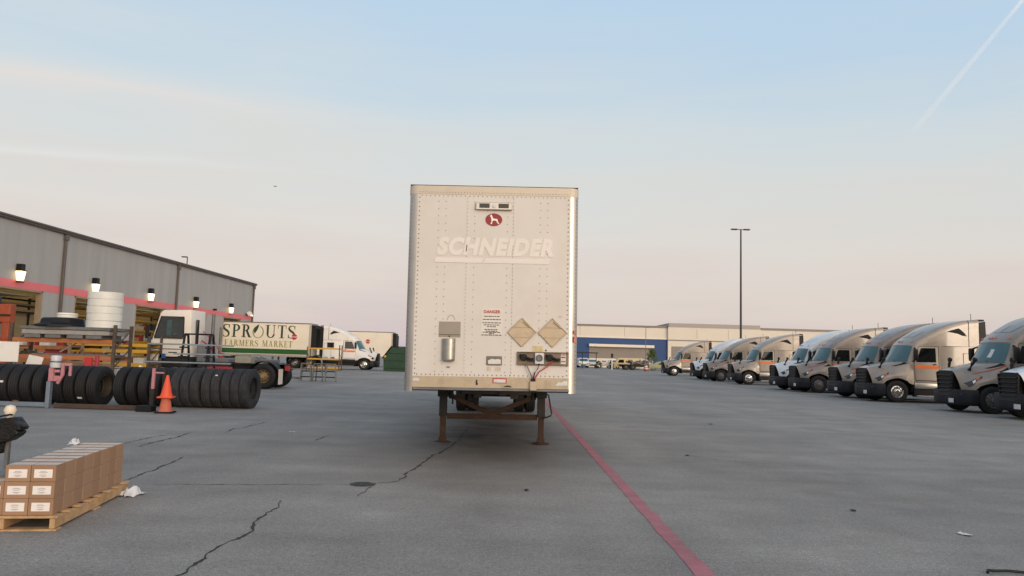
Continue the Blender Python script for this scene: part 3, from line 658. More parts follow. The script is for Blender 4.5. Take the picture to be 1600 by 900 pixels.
        mb = MB(); mb.bar((2.02, s * 1.08, 1.92), (1.98, s * 1.34, 2.02), .07, .05); mb.bar((2.1, s * 1.02, 2.55), (2.0, s * 1.34, 2.44), .06, .05); mb.build('mirror_arm', BLACK, m_)
        mb = MB(); base = HS.off(2.2, 1.9, 0, href)
        mb.tube([(base.x, s * base.y, base.z - .02), (base.x + .06, s * (base.y + .07), base.z + .20), (base.x + .12, s * (base.y + .12), base.z + .32)], [.075, .055, .05], 8)
        mb.lathe([(.001, -.07), (.07, -.06), (.095, 0), (.085, .04), (.001, .06)], (base.x + .13, s * (base.y + .14), base.z + .38), (-1, 0, 0), 14); mb.build('hood_mirror', BLACK, t, smooth=50)
    # sleeper
    for s in (1, -1):
        mb = MB(); mb.grid([[(3.20, s * 1.165, .95), (3.32, s * 1.20, .95), (4.3, s * 1.215, .95), (5.0, s * 1.215, .95)], [(3.20, s * 1.16, 1.9), (3.32, s * 1.20, 1.9), (4.3, s * 1.215, 1.9), (5.0, s * 1.215, 1.9)], [(3.20, s * 1.13, 2.66), (3.32, s * 1.185, 2.66), (4.3, s * 1.205, 2.66), (5.0, s * 1.205, 2.66)]])
        sl = mb.build('sleeper_side', paint, t, smooth=40)
        mb = MB(); y0, y1 = sorted((s * 1.218, s * 1.228))
        for a in ((4.25, 4.262, 1.0, 2.35), (4.88, 4.892, 1.0, 2.35)): mb.bx(a[0], a[1], y0, y1, a[2], a[3])
        mb.bx(4.25, 4.89, y0, y1, 2.34, 2.352); mb.bx(3.34, 4.98, y0 - .002, y1 - .002, 2.655, 2.668); mb.build('locker_seam', SLATE, sl)
        if flags.get('sleeper_window'):
            mb = MB(); mb.bx(4.0, 4.62, y0, y1, 1.95, 2.42); mb.build('sleeper_window', DGLASS, sl, bevel=.01)
    mb = MB(); mb.bx(4.97, 5.0, -1.2, 1.2, .95, 3.3); mb.build('rear_wall', paint, t)
    # roof fairing
    P0 = [(1.80, 0, 2.68), (2.13, 0, 2.98), (2.75, 0, 3.36), (3.5, 0, 3.68), (4.3, 0, 3.88), (5.02, 0, 3.95)]
    P1 = [(1.85, .45, 2.675), (2.20, .56, 2.965), (2.8, .66, 3.335), (3.5, .75, 3.652), (4.3, .82, 3.86), (5.02, .86, 3.937)]
    P2 = [(1.96, .80, 2.67), (2.32, .945, 2.93), (2.9, 1.055, 3.27), (3.5, 1.125, 3.575), (4.3, 1.165, 3.80), (5.02, 1.178, 3.89)]
    P3 = [(2.13, .97, 2.66), (2.45, 1.04, 2.78), (3.0, 1.13, 2.97), (3.6, 1.188, 3.17), (4.3, 1.208, 3.36), (5.02, 1.213, 3.45)]
    P4 = [(2.28, 1.02, 2.65), (2.6, 1.07, 2.65), (3.1, 1.14, 2.65), (3.6, 1.195, 2.65), (4.3, 1.21, 2.65), (5.02, 1.212, 2.65)]
    FS = Surf([P0, P1, P2, P3, P4]); fref = lambda p: (p.x + .3, 0, 2.5)
    mb = MB(); FS.sheet(mb, 22, 20); fa = mb.build('roof_fairing', paint, t, smooth=50, weld=.002)
    for s in (1, -1): mb = MB(); FS.patch(mb, ((2.95, 2.62), (3.7, 2.62), (4.2, 3.35), (3.95, 3.30)), 8, 3, .010, fref, (s,)); mb.build('fairing_vent', M('vent_mesh_black', (22, 22, 23), .8), fa, smooth=50)
    mb = MB(); FS.patch(mb, ((1.25, .05), (2.0, .05), (2.0, .9), (1.3, .9)), 6, 5, .010, fref, (1, -1)); mb.build('roof_panel', SLATE if flags.get('dark_roof') else paint, fa, smooth=50)
    mb = MB()
    FS.patch(mb, ((4.3, .0), (4.34, .0), (4.34, 4), (4.3, 4)), 1, 18, .006, fref, (1, -1)); mb.build('fairing_seam', SLATE, fa)
    for k in (-2, -1, 0, 1, 2):
        y = k * .17 if abs(k) < 2 else k * .41
        p = FS.off(.55, abs(y) / .5, .01, fref); mb = MB(); mb.box((p.x, y, p.z + .01), (.10, .035, .03), Matrix.Rotation(R(-38), 3, 'Y')); mb.build('marker_light', AMBER, fa, bevel=.006)
    # black side extenders and top edge
    for s in (1, -1):
        y0, y1 = sorted((s * 1.18, s * 1.225))
        mb = MB(); mb.prism([(5.0, 1.1), (5.30, 1.1), (5.33, 3.3), (5.31, 3.86), (5.0, 3.80)], (0, y0, 0), (1, 0, 0), (0, 0, 1), (0, y1 - y0, 0)); mb.build('side_extender', BLACK, t, bevel=.01)
    mb = MB(); mb.bx(5.02, 5.31, -1.16, 1.16, 3.87, 3.95); mb.build('roof_edge', BLACK, t, bevel=.02)
    mb = MB(); mb.cyl((4.9, -.8, 3.7), (4.9, -.8, 4.22), .012, n=6); mb.build('antenna', BLACK, t)
    # lower side: bright tank fairing, steps, black underside
    for s in (1, -1):
        mb = MB(); mb.box((2.78, s * 1.10, .80), (1.55, .16, .28)); mb.box((4.30, s * 1.12, .78), (1.40, .16, .34)); mb.build('tank_fairing', flags.get('tank', ALU), t, bevel=.05, seg=2)
        mb = MB(); mb.box((3.5, s * 1.02, .48), (3.0, .2, .38)); mb.build('step_well', BLACK, t, bevel=.02)
        mb = MB(); mb.box((3.4, s * 1.13, .33), (2.6, .10, .05)); mb.build('step', ALU, t, bevel=.01)
    mb = MB(); mb.bx(.35, .9, -.6, .6, .45, 1.15); mb.bx(.9, 1.95, -.72, .72, .45, 1.35); mb.bx(1.95, 5.0, -1.0, 1.0, .5, 1.0); mb.bx(4.9, 8.3, -.45, -.3, .8, 1.05); mb.bx(4.9, 8.3, .3, .45, .8, 1.05); mb.bx(5.8, 7.6, -.45, .45, 1.05, 1.2); mb.cyl((1.2, -1.0, .5), (1.2, 1.0, .5), .06); mb.build('chassis', DARK, t)
    for s in (1, -1):
        wheel(t, (1.2, s * 1.04, .51), s, rimmat=flags.get('rim', CHROME))
        for xa in (6.2, 7.5):
            wheel(t, (xa, s * 1.03, .51), s, rimmat=CHROME, dual=True); wheel(t, (xa, s * .70, .51), s, detail=False)
        mb = MB(); mb.bx(8.25, 8.27, s * .85 - .3, s * .85 + .3, .3, 1.0); mb.build('mudflap', BLACK, t)
    return t
XR, GRP = 16.5, 'sleeper trucks parked in a row on the right'
tan = make_truck(TAN, 'sleeper_truck', 'tan truck showing its whole near side, orange door stripe and shiny front wheel', dict(), (XR, 35.7, 0), 0, GRP)
swo = make_truck(TAN2, 'sleeper_truck', 'tan truck with white paper in its windshield, beside the white hood at right edge', dict(swoosh=True, paper=True, rim=GREYM), (XR, 28.8, 0), 0, GRP)
whi = make_truck(WHITECOOL, 'sleeper_truck', 'white truck cut off by the right edge, only its hood, grille and bumper in view', dict(stripe=False, tank=WHITE), (XR, 25.1, 0), 0, GRP)
swo2 = make_truck(TAN2, 'sleeper_truck', 'tan truck tucked close behind the one showing its whole side and shiny wheel', dict(swoosh=True, rim=GREYM), (XR, 38.9, 0), 0, GRP)
dup(swo2, (XR + .1, 44.8, 0), R(.6), 'tan truck with red hood stripe in the middle of the row, overlapping a white truck')
dup(whi, (XR, 48.0, 0), R(-.5), 'white truck half hidden behind a tan one in the middle of the row')
dup(tan, (XR, 57.5, 0), 0, 'tan truck with orange door stripe just right of the tall light pole')
dup(swo2, (XR - .1, 64.7, 0), R(.5), 'tan truck with dark red hood stripe, right below the tall light pole')
dup(whi, (XR, 69.9, 0), R(.4), 'white truck far down the row, left of the tall light pole')
dup(tan, (XR, 83.8, 0), R(-.3), 'last tan truck at the far end of the row, standing apart from the others')


# ------------------------------------------------------------------ long repair shop on the left
SID = bpy.data.materials.new('ribbed_grey_siding'); SID.use_nodes = True
def siding():
    t = SID.node_tree; b = t.nodes['Principled BSDF']; nn = t.nodes.new; lk = t.links.new
    tcn = nn('ShaderNodeTexCoord')
    w = nn('ShaderNodeTexWave'); w.wave_type = 'BANDS'; w.bands_direction = 'Y'; w.inputs['Scale'].default_value = 1.05; lk(tcn.outputs['Object'], w.inputs[0])
    mr = nn('ShaderNodeMapRange'); mr.inputs[1].default_value = .9; mr.inputs[2].default_value = 1.0; lk(w.outputs['Fac'], mr.inputs[0])
    bp = nn('ShaderNodeBump'); bp.inputs['Strength'].default_value = .12; bp.inputs['Distance'].default_value = .03; lk(mr.outputs[0], bp.inputs['Height']); lk(bp.outputs[0], b.inputs['Normal'])
    mpn = nn('ShaderNodeMapping'); mpn.inputs['Scale'].default_value = (1, 1, .12); lk(tcn.outputs['Object'], mpn.inputs[0])
    n = nn('ShaderNodeTexNoise'); n.inputs['Scale'].default_value = 1.3; n.inputs['Detail'].default_value = 5; lk(mpn.outputs[0], n.inputs[0])
    m2 = nn('ShaderNodeMapRange'); m2.inputs[1].default_value = .3; m2.inputs[2].default_value = .7; m2.inputs[3].default_value = .9; m2.inputs[4].default_value = 1.06; lk(n.outputs[0], m2.inputs[0])
    v = nn('ShaderNodeVectorMath'); v.operation = 'SCALE'; v.inputs[0].default_value = (.345, .336, .330); lk(m2.outputs[0], v.inputs['Scale']); lk(v.outputs[0], b.inputs['Base Color'])
    b.inputs['Roughness'].default_value = .55
siding()
TRIM = M('brown_grey_trim', (92, 84, 80), .5, .1, .12, 2)
STRIPE = M('coral_stripe', (216, 112, 118), .5, 0, .06, 2)
INNER = M('shop_inner_wall', (176, 164, 140), .8, 0, .1, 1)
YEL = M('yellow_beam', (206, 160, 52), .55, 0, .2, 4, dirt=(120, 84, 44), dirt_amt=.45, dirt_s=4)
ORB = M('orange_beam', (170, 104, 62), .6, 0, .2, 4, dirt=(122, 80, 48), dirt_amt=.5, dirt_s=4)
CARD = M('cardboard', (168, 130, 96), .8, 0, .08, 3)
WOOD = M('pallet_wood', (184, 150, 110), .8, 0, .22, 8, dirt=(118, 94, 70), dirt_amt=.65, dirt_s=6)
WALLX = -26.3
sh = thing('repair_shop', 'long grey metal-sided workshop with coral stripe and open bay doors on the left', 'building', (WALLX, 50, 0))
DOORS = [(36.45, 40.75), (43.75, 48.05), (50.85, 55.15), (58.3, 62.6), (66.25, 70.45)]
HEAD, EAVE, Y0, Y1 = 4.46, 8.02, 14.0, 73.6
def ly(y): return y - 50
mb = MB(); mb.bx(-.25, 0, ly(Y0), ly(Y1), HEAD, EAVE)
prev = Y0
for a, b in DOORS + [(Y1, Y1)]:
    mb.bx(-.25, 0, ly(prev), ly(a), 0, HEAD) if a > prev else None; prev = b
mb.build('front_wall', SID, sh)
mb = MB(); mb.bx(-22, 0, ly(Y1) - .25, ly(Y1) - .003, 0, EAVE - .004); mb.bx(-22, -.3, ly(Y0), ly(Y0) + .25, 0, EAVE); mb.bx(-22, -21.75, ly(Y0) + .3, ly(Y1) - .3, 0, EAVE); mb.build('outer_wall', SID, sh)
mb = MB(); mb.prism([(.28, EAVE + .02), (.28, EAVE + .06), (-11, EAVE + .9), (-22.2, EAVE + .06), (-22.2, EAVE + .0), (-11, EAVE + .8)], (0, ly(Y0) - .2, 0), (1, 0, 0), (0, 0, 1), (0, Y1 - Y0 + .4, 0)); mb.build('roof', TRIM, sh)
mb = MB(); mb.bx(.004, .20, ly(Y0), ly(Y1) + .15, EAVE - .10, EAVE + .14); mb.build('gutter', TRIM, sh, bevel=.03)
mb = MB(); mb.bx(.0, .012, ly(Y0), ly(Y1) - .01, HEAD, HEAD + .42); mb.build('stripe', STRIPE, sh)
for y in (29.0, 42.3, 56.7, 73.3):
    mb = MB(); mb.bx(.014, .16, ly(y) - .08, ly(y) + .08, .1, EAVE - .1); mb.bx(.014, .22, ly(y) - .14, ly(y) + .14, EAVE - .45, EAVE - .12); mb.build('downspout', TRIM, sh, bevel=.02)
for a, b in DOORS:
    mb = MB()
    for yy, s in ((a, 1), (b, -1)): mb.bx(-.30, .01, ly(yy), ly(yy) + s * .10, 0, HEAD - .003)
    mb.bx(-.30, .01, ly(a), ly(b), HEAD - .10, HEAD - .004); mb.build('door_frame', M('tan_door_frame', (150, 132, 110), .6, 0, .1), sh)
    mb = MB()
    for k in range(7): mb.bx(-.9 - .45 * k, -.5 - .45 * k, ly(a) + .1, ly(b) - .1, HEAD - .32, HEAD - .27)
    mb.build('raised_door', M('door_panel', (170, 166, 156), .5, .2, .1), sh)
mb = MB(); mb.bx(-16, -15.9, ly(Y0) + .3, ly(Y1) - .3, .01, EAVE - .4); mb.bx(-16, -.3, ly(Y0) + .3, ly(Y1) - .3, EAVE - .4, EAVE - .3)
for y in (42.25, 49.4, 56.7, 64.4): mb.bx(-16, -5.5, ly(y) - .08, ly(y) + .08, .01, EAVE - .42)
mb.build('inner_wall', INNER, sh)
TUBE = M('lit_tube', (255, 236, 190), .5, emit=(255, 226, 168), estr=14)
for a, b in DOORS:
    for x in (-4.5, -10):
        mb = MB(); mb.bx(x - .12, x + .12, ly(a) + .4, ly(b) - .4, 6.6, 6.7); mb.build('ceiling_tube', TUBE, sh)
# wall lanterns over each bay
LANT = M('lantern_glow', (255, 244, 214), .3, emit=(255, 228, 166), estr=1.7)
wl = thing('wall_lantern', 'lit wall lantern over the first bay at the left edge', 'lamp', (WALLX, 38.5, 5.1), 0, 'lit lanterns along the workshop wall')
mb = MB(); mb.bx(.015, .34, -.15, .15, .28, .62); mb.bx(.015, .38, -.19, .19, .25, .30); mb.build('cap', BLACK, wl, bevel=.03)
mb = MB(); mb.box((.20, 0, -.02), (.34, .38, .52), Matrix.Rotation(math.pi, 3, 'X'), .68, .68); mb.build('glass', LANT, wl, bevel=.02)
mb = MB(); mb.bx(.07, .33, -.14, .14, -.36, -.285)
mb.build('base', BLACK, wl, bevel=.01)
for y, l in ((45.5, 'lit wall lantern behind the stack of white plastic rings'), (52.5, 'lit wall lantern over the third bay, left of the yard tractor cab'), (60.0, 'lit wall lantern above the yard tractor cab'), (67.5, 'lit wall lantern over the bay holding the lettered trailer')):
    dup(wl, (WALLX, y, 5.1), 0, l)
fl = thing('flood_lamp', 'bright white flood lamp on the far corner of the workshop wall', 'lamp', (WALLX, 71.6, 4.9))
mb = MB(); mb.box((.35, .2, .12), (.3, .6, .4), Matrix.Rotation(R(-30), 3, 'Y')); mb.build('housing', WHITE, fl, bevel=.03)
mb = MB(); mb.box((.50, .2, .05), (.04, .52, .32), Matrix.Rotation(R(-30), 3, 'Y')); mb.build('lens', LANT, fl)
mb = MB(); mb.bx(.015, .25, -.05, .05, -.05, .05); mb.build('bracket', BLACK, fl)
sc_ = thing('security_camera', 'small black camera on the workshop stripe between two lanterns', 'camera', (WALLX, 63.9, 4.85))
mb = MB(); mb.bx(.015, .3, -.08, .08, .0, .16); mb.build('camera_body', BLACK, sc_, bevel=.03)
mb = MB(); mb.cyl((.3, 0, .08), (.33, 0, .08), .05); mb.build('lens', DGLASS, sc_)
# things standing inside the bays
def shelf(name, loc, ln, dp, levels, mats, label, cat, seed, boxes=True, h=None, group=None, fill=.8):
    r = random.Random(seed); t = thing(name, label, cat, loc, 0, group); h = h or levels[-1] + .25
    for x in (-ln / 2, ln / 2):
        mb = MB()
        for y in (0, dp): mb.bx(x - .045, x + .045, y - .04, y + .04, 0, h)
        k = .25
        while k < h - .7: mb.bar((x, .03, k), (x, dp - .03, k + .6), .03, .03); mb.bar((x, .03, k), (x, dp - .03, k), .03, .03); k += .62
        mb.build('upright', mats[1], t)
    for z in levels:
        for y in (0, dp):
            mb = MB(); mb.bx(-ln / 2 + .05, ln / 2 - .05, y - .025, y + .025, z - .07, z + .07); mb.build('beam', mats[0], t, bevel=.008)
        mb = MB(); mb.bx(-ln / 2 + .05, ln / 2 - .05, .03, dp - .03, z + .03, z + .06); mb.build('deck', GREYM, t)
    return t
BXM = [CARD, M('grey_carton', (150, 148, 142), .8), M('white_carton', (196, 192, 184), .7), M('dark_bin', (58, 60, 64), .6), M('red_bin', (150, 52, 44), .6)]
def goods(x0, x1, y, d, z, seed, hmax, rot=False, where='', nmax=9):
    r = random.Random(seed); p = x0; i = 0
    names = {0: ('carton', 'brown carton', 'box'), 1: ('carton', 'grey carton', 'box'), 2: ('carton', 'white carton', 'box'), 3: ('storage_bin', 'dark bin', 'bin'), 4: ('storage_bin', 'red bin', 'bin')}
    ordw = ['first', 'second', 'third', 'fourth', 'fifth', 'sixth', 'seventh', 'eighth', 'ninth', 'tenth']
    while p < x1 - .25 and i < nmax:
        w = r.uniform(.3, .7); hh = r.uniform(.45, 1) * hmax; k = r.randrange(5); dd = d * r.uniform(.6, .95)
        if p + w > x1: break
        mb = MB(); mb.bx(-w / 2, w / 2, -dd / 2, dd / 2, 0, hh)
        mb.bx(-.03, .03, -dd / 2 - .003, dd / 2 + .003, hh * .6, hh + .003)
        nm, lb, ct = names[k]
        loc = (p + w / 2, y + d / 2, z) if not rot else (y - d / 2, p + w / 2, z)
        o = mb.build(nm, BXM[k], loc=loc, rotz=R(90) * rot + R(r.uniform(-4, 4)), bevel=.008)
        tag(o, f'{lb} {ordw[i]} from {"the left" if not rot else "the near end"} {where}', ct, 'goods on the shelving')
        p += w + r.uniform(.03, .2); i += 1
for yc, lb, sd, w in ((49.5, 'yellow beamed storage rack inside the second bay behind the white rings', 11, 'second'), (57.2, 'yellow beamed storage rack inside the third bay left of the yard tractor cab', 13, 'third')):
    t = shelf('storage_rack', (-28.4, yc, 0), 4.8, 1.1, [.9, 1.9, 2.75, 3.45, 4.0], (YEL, DARK), lb, 'rack', sd, h=4.25)
    t.rotation_euler = (0, 0, R(90))
    for i, z in enumerate((1.9, 2.75)):
        goods(yc - 2.3, yc + 2.3, -28.45, .9, z + .06, sd + i, .5, rot=True, where=f'on the {"lower" if not i else "upper"} shelf in the {w} bay', nmax=6)
cb = thing('tool_cabinet', 'beige tool cabinet inside the first bay', 'cabinet', (-29.3, 43.6, 0))
mb = MB(); mb.bx(-.5, .5, -1.5, .7, 0, 3.3); mb.build('cabinet_body', M('beige_steel', (190, 172, 136), .6, 0, .1), cb, bevel=.03)
for k in range(6):
    mb = MB(); mb.bx(.5, .52, -1.45, .65, .15 + k * .5, .6 + k * .5); mb.build('drawer', M('beige_drawer', (178, 160, 124), .6, 0, .12), cb, bevel=.01)
pr = thing('pipe_rack', 'dark wall rack of long pipes high inside the first bay', 'rack', (-28.6, 41.8, 3.3))
mb = MB()
for z in (.0, .35, .7): mb.bx(-.1, .3, -2.0, 2.0, z, z + .07)
for y in (-1.6, 1.6): mb.bx(-.2, -.1, y - .05, y + .05, -3.3, .9)
mb.build('rack_frame', DARK, pr)
mb = MB(); mb.cyl((.1, -2.0, .48), (.1, 1.9, .48), .06); mb.cyl((.2, -1.9, .13), (.2, 1.8, .13), .07); mb.build('pipe_bundle', INNER, pr)

# lamp post behind the shop, tall light pole by the trucks, thin far pole
def pole(name, label, loc, h, r0, heads, mat):
    t = thing(name, label, 'light pole', loc)
    mb = MB(); mb.cyl((0, 0, 0), (0, 0, .7), .28); mb.cyl((0, 0, .7), (0, 0, h), r0, r0 * .6, n=12); mb.build('mast', mat, t, smooth=40)
    mb = MB(); mb.bx(min(heads[0], 0), max(heads[-1], 0), -.05, .05, h - .02, h + .06); mb.build('arm', mat, t)
    for x in heads:
        mb = MB(); mb.box((x, 0, h + .02), (.75, .4, .14)); mb.build('lamp_head', mat, t, bevel=.04)
    return t
POLE = M('brown_pole_paint', (70, 62, 58), .55, .2, .1)
pole('light_pole', 'tall dark light pole with two flat lamp heads rising behind the truck row', (26.7, 88, 0), 17.6, .15, (-.8, .7), POLE)
pole('light_pole', 'small lamp post showing above the workshop roof', (-45.6, 101, 0), 14.0, .11, (-.4,), POLE)
pole('light_pole', 'thin pale pole in front of the far blue wall', (20.7, 118, 0), 6.9, .07, (.25,), GREYM)

# ------------------------------------------------------------------ far warehouse
TILT = M('cream_tilt_panel', (214, 205, 190), .7, 0, .05, .3); BLUE = M('navy_wall_paint', (30, 66, 116), .6, 0, .06, .3)
GREYW = M('grey_band_paint', (132, 124, 116), .6, 0, .05, .4); CAP = M('roof_cap_metal', (118, 112, 108), .5, .2, .08); PALE = M('pale_band_paint', (224, 212, 194), .6, 0, .04)
wh = thing('warehouse', 'long cream warehouse with navy blue section far behind the truck row', 'building', (40, 150, 0))
def wx(x): return x - 40
mb = MB(); mb.bx(wx(-2), wx(30.7), 0, 30, 0, 8.25); mb.bx(wx(30.7) + .003, wx(49.3), -.6, 30, 0, 8.5); mb.bx(wx(49.3) + .003, wx(150), 0, 30, 0, 8.4)
mb.build('wall', TILT, wh)
mb = MB(); mb.bx(wx(-2), wx(30.6), -.08, 30, 8.25, 8.65); mb.build('roof_cap', CAP, wh)
mb = MB(); mb.bx(wx(30.8), wx(49.2), -.68, 30, 8.5, 9.28); mb.build('parapet', M('grey_parapet', (160, 152, 146), .6, 0, .05), wh)
mb = MB(); mb.bx(wx(49.4), wx(150), -.08, 30, 8.4, 8.85); mb.build('roof_cap', CAP, wh)
mb = MB(); mb.bx(wx(-2), wx(30.65), -.05, -.004, 0, 5.95); bl = mb.build('blue_section', BLUE, wh)
mb = MB(); mb.bx(wx(-2), wx(30.65), -.06, -.01, 5.95, 6.28); mb.build('pale_band', PALE, wh)
mb = MB(); mb.bx(wx(14.8), wx(27.9), -.9, -.06, 4.15, 4.68); mb.build('dock_canopy', PALE, wh)
mb = MB(); mb.bx(wx(14.9), wx(27.8), -.14, -.06, 1.8, 4.15); mb.build('dock_doors', GREYW, wh)
mb = MB(); mb.bx(wx(14.9), wx(27.8), -.2, -.06, 0, 1.8); mb.build('dock_base', PALE, wh)
mb = MB(); mb.bx(wx(31.4), wx(48), -.7, -.61, 0, 4.6); mb.build('dock_doors', GREYW, wh)
mb = MB(); mb.bx(wx(30.75), wx(49.3), -.66, -.61, 5.75, 5.95); mb.build('reveal_line', CAP, wh)
for x in (6, 13, 22, 36.5, 42.8, 56, 64, 72, 80, 90, 100, 110):
    dy = -.6 if 30.7 < x < 49.3 else 0
    mb = MB(); mb.bx(wx(x) - .05, wx(x) + .05, dy - .02, dy - .003, 6.3, 8.2); mb.build('panel_joint', M('joint_tan', (186, 164, 138), .8), wh)  # panel joints are thin tan strips
# far treeline, very distant
FOL = M('far_foliage', (70, 84, 66), .9, 0, .3, .1)
r = random.Random(5); mb = MB(); G = [[], [], []]
for i in range(260):
    x = -400 + i * 3.2; h = 3.2 + r.uniform(-1, 1.4) + 1.5 * math.sin(i * .21)
    G[0].append((x, 420, -.5)); G[1].append((x + r.uniform(-1, 1), 421 + r.uniform(0, 2), h * .7)); G[2].append((x, 426 + r.uniform(-2, 4), h))
mb.grid(G); o = mb.build('distant_treeline', FOL, smooth=60); o['kind'] = 'stuff'; o['label'] = 'low grey green line of trees far away'

# ------------------------------------------------------------------ sapling, shrubs and far parked things
LEAF = M('leaf_green', (74, 96, 46), .8, 0, .45, 3); LEAF2 = M('shrub_green', (58, 76, 44), .85, 0, .45, 3); BARK = M('bark', (84, 68, 54), .9, 0, .2, 8)
def leafy(name, label, cat, loc, h, r, mat, seed, trunk=True, n=900, cone=True):
    rr = random.Random(seed); t = thing(name, label, cat, loc)
    z0 = h * .22 if trunk else 0
    if trunk:
        mb = MB(); mb.tube([(0, 0, 0), (.05, 0, h * .3), (-.03, .02, h * .6), (0, 0, h * .95)], [.09, .07, .045, .015], 8)
        for k in range(9):
            a = rr.uniform(0, 6.28); z = h * rr.uniform(.25, .8); l = r * .8 * (1.1 - z / h); mb.tube([(0, 0, z), (l * .5 * math.cos(a), l * .5 * math.sin(a), z + .2), (l * math.cos(a), l * math.sin(a), z + .35)], [.03, .02, .008], 5)
        mb.build('trunk', BARK, t, smooth=60)
    mb = MB(); cl = []
    for k in range(26):
        zz = rr.random(); R_ = r * ((1 - zz) ** .7 if cone else (1 - zz * zz) ** .5) * rr.uniform(.4, 1); a = rr.uniform(0, 6.28); cl.append((R_ * math.cos(a), R_ * math.sin(a), z0 + (h - z0) * zz * .96))
    for i in range(n):
        c = rr.choice(cl); p = Vector(c) + Vector((rr.gauss(0, r * .16), rr.gauss(0, r * .16), rr.gauss(0, h * .04))); p.z = max(.05, p.z)
        s = rr.uniform(.07, .14); u = Vector((rr.uniform(-1, 1), rr.uniform(-1, 1), rr.uniform(-1, 1))).normalized(); w = u.orthogonal().normalized()
        mb.face([mb.v(p - u * s), mb.v(p + w * s * .6), mb.v(p + u * s), mb.v(p - w * s * .6)])
    mb.build('foliage', mat, t); return t
leafy('young_tree', 'young green conical tree in front of the far blue wall', 'tree', (24.6, 134, 0), 3.7, 1.5, LEAF, 3, n=1600)
leafy('shrub', 'green shrub between the white van and the white sign board far away', 'shrub', (14.9, 133, 0), 1.3, .7, LEAF2, 4, False, 500, False)
leafy('shrub', 'green shrub right of the white sign board far away', 'shrub', (17.2, 133, 0), 1.25, .6, LEAF2, 5, False, 500, False)
def car(paint, name, label, loc, rz, h=1.5, w=1.8, ln=4.5, van=False):
    t = thing(name, label, 'van' if van else 'car', loc, rz)
    prof = [(0, .35), (0, .8), (.15, .95), (1.1, 1.05), (1.75, h), (ln - .6, h), (ln - .05, 1.0), (ln, .4)] if not van else [(0, .35), (0, .95), (.2, 1.1), (.75, h - .08), (1.1, h), (ln - .05, h), (ln, .4)]
    mb = MB(); mb.prism(prof, (0, -w / 2, 0), (1, 0, 0), (0, 0, 1), (0, w, 0)); mb.build('body', paint, t, bevel=.07, seg=2)
    a, b = (prof[3], prof[4]) if not van else (prof[2], prof[3])
    mb = MB(); d = Vector((b[0] - a[0], 0, b[1] - a[1])); nrm = Vector((-d.z, 0, d.x)).normalized() * .012
    A = Vector((a[0], 0, a[1])) + d * .1; B = Vector((a[0], 0, a[1])) + d * .88
    mb.bar(A + nrm, B + nrm, w * .84, .02, nrm); mb.build('windshield', GLASS, t)
    for s in (-1, 1):
        mb = MB(); y0, y1 = sorted((s * w / 2, s * (w / 2 + .012))); mb.prism([(1.45, 1.0), (1.95, h - .12), (ln - .8, h - .12), (ln - .5, 1.0)] if not van else [(.65, 1.12), (.9, h - .3), (1.7, h - .3), (1.7, 1.12)], (0, y0, 0), (1, 0, 0), (0, 0, 1), (0, y1 - y0, 0)); mb.build('side_window', DGLASS, t)
        mb = MB(); mb.box((-.01, s * w * .36, .72), (.05, .3, .16)); mb.build('headlight', LIGHTW, t, bevel=.02)
        for x in (.85, ln - .85): wheel(t, (x, s * (w / 2 - .1), .34), s, r=.34, w=.22, n=16, rimmat=ALU, detail=False)
    mb = MB(); mb.bx(-.03, .0, -.5, .5, .42, .62); mb.build('grille', BLACK, t)
    return t
car(WHITE, 'parked_van', 'white van facing us far away beside the trailer edge, nearer the trailer', (12.3, 133, 0), R(90), h=1.75, van=True)
car(WHITE, 'parked_car', 'white car facing us far away, right of the white van', (14.05, 134.5, 0), R(90))
car(WHITE, 'parked_car', 'pale car far away at the lot edge in front of the grey dock doors', (18.8, 140, 0), R(90))
sg = thing('sign_board', 'white board with red marks standing at the far lot edge', 'sign', (16.0, 134, 0))
mb = MB(); mb.bx(-.75, .75, -.03, .03, .45, 1.55); mb.build('panel', WHITE, sg, bevel=.02)
mb = MB(); mb.bx(-.35, .35, -.045, -.031, 1.15, 1.35); mb.build('red_mark', RED, sg)
for x in (-.55, .55):
    mb = MB(); mb.cyl((x, 0, 0), (x, 0, .45), .05); mb.build('leg', GREYM, sg)
po = thing('signal_post', 'pale post with a dark head at the far lot edge', 'post', (15.25, 117, 0))
mb = MB(); mb.cyl((0, 0, 0), (0, 0, 2.0), .09); mb.build('mast', PALE, po)
mb = MB(); mb.bx(-.17, .17, -.12, .12, 1.85, 2.55); mb.build('head', BLACK, po, bevel=.05)
cn = thing('entrance_canopy', 'thin dark flat canopy on slim posts before the far blue wall', 'canopy', (9.5, 124, 0))
mb = MB(); mb.bx(-4.5, 4.2, -1.5, 1.5, 2.55, 2.7); mb.build('roof', DARK, cn)
for x in (-4, -1, 1.6, 3.9):
    mb = MB(); mb.cyl((x, -1.2, 0), (x, -1.2, 2.55), .06); mb.build('post', DARK, cn)
dr = thing('traffic_drum', 'pink and white traffic drum at the far lot edge left of the last truck', 'drum', (20.1, 114, 0))
mb = MB(); mb.cyl((0, 0, 0), (0, 0, .12), .36); mb.build('base', BLACK, dr)
mb = MB(); mb.lathe([(.27, .1), (.26, .35), (.25, .36), (.24, .6), (.23, .61), (.22, .85), (.18, .95), (.001, .96)], (0, 0, 0), (0, 0, 1), 18); mb.build('barrel', M('faded_orange_plastic', (206, 92, 74), .6, 0, .1), dr, smooth=40)
for z in (.34, .62):
    mb = MB(); mb.lathe([(.268 - z * .04, z), (.262 - z * .04, z + .16)], (0, 0, 0), (0, 0, 1), 18); mb.build('white_band', PALE, dr)
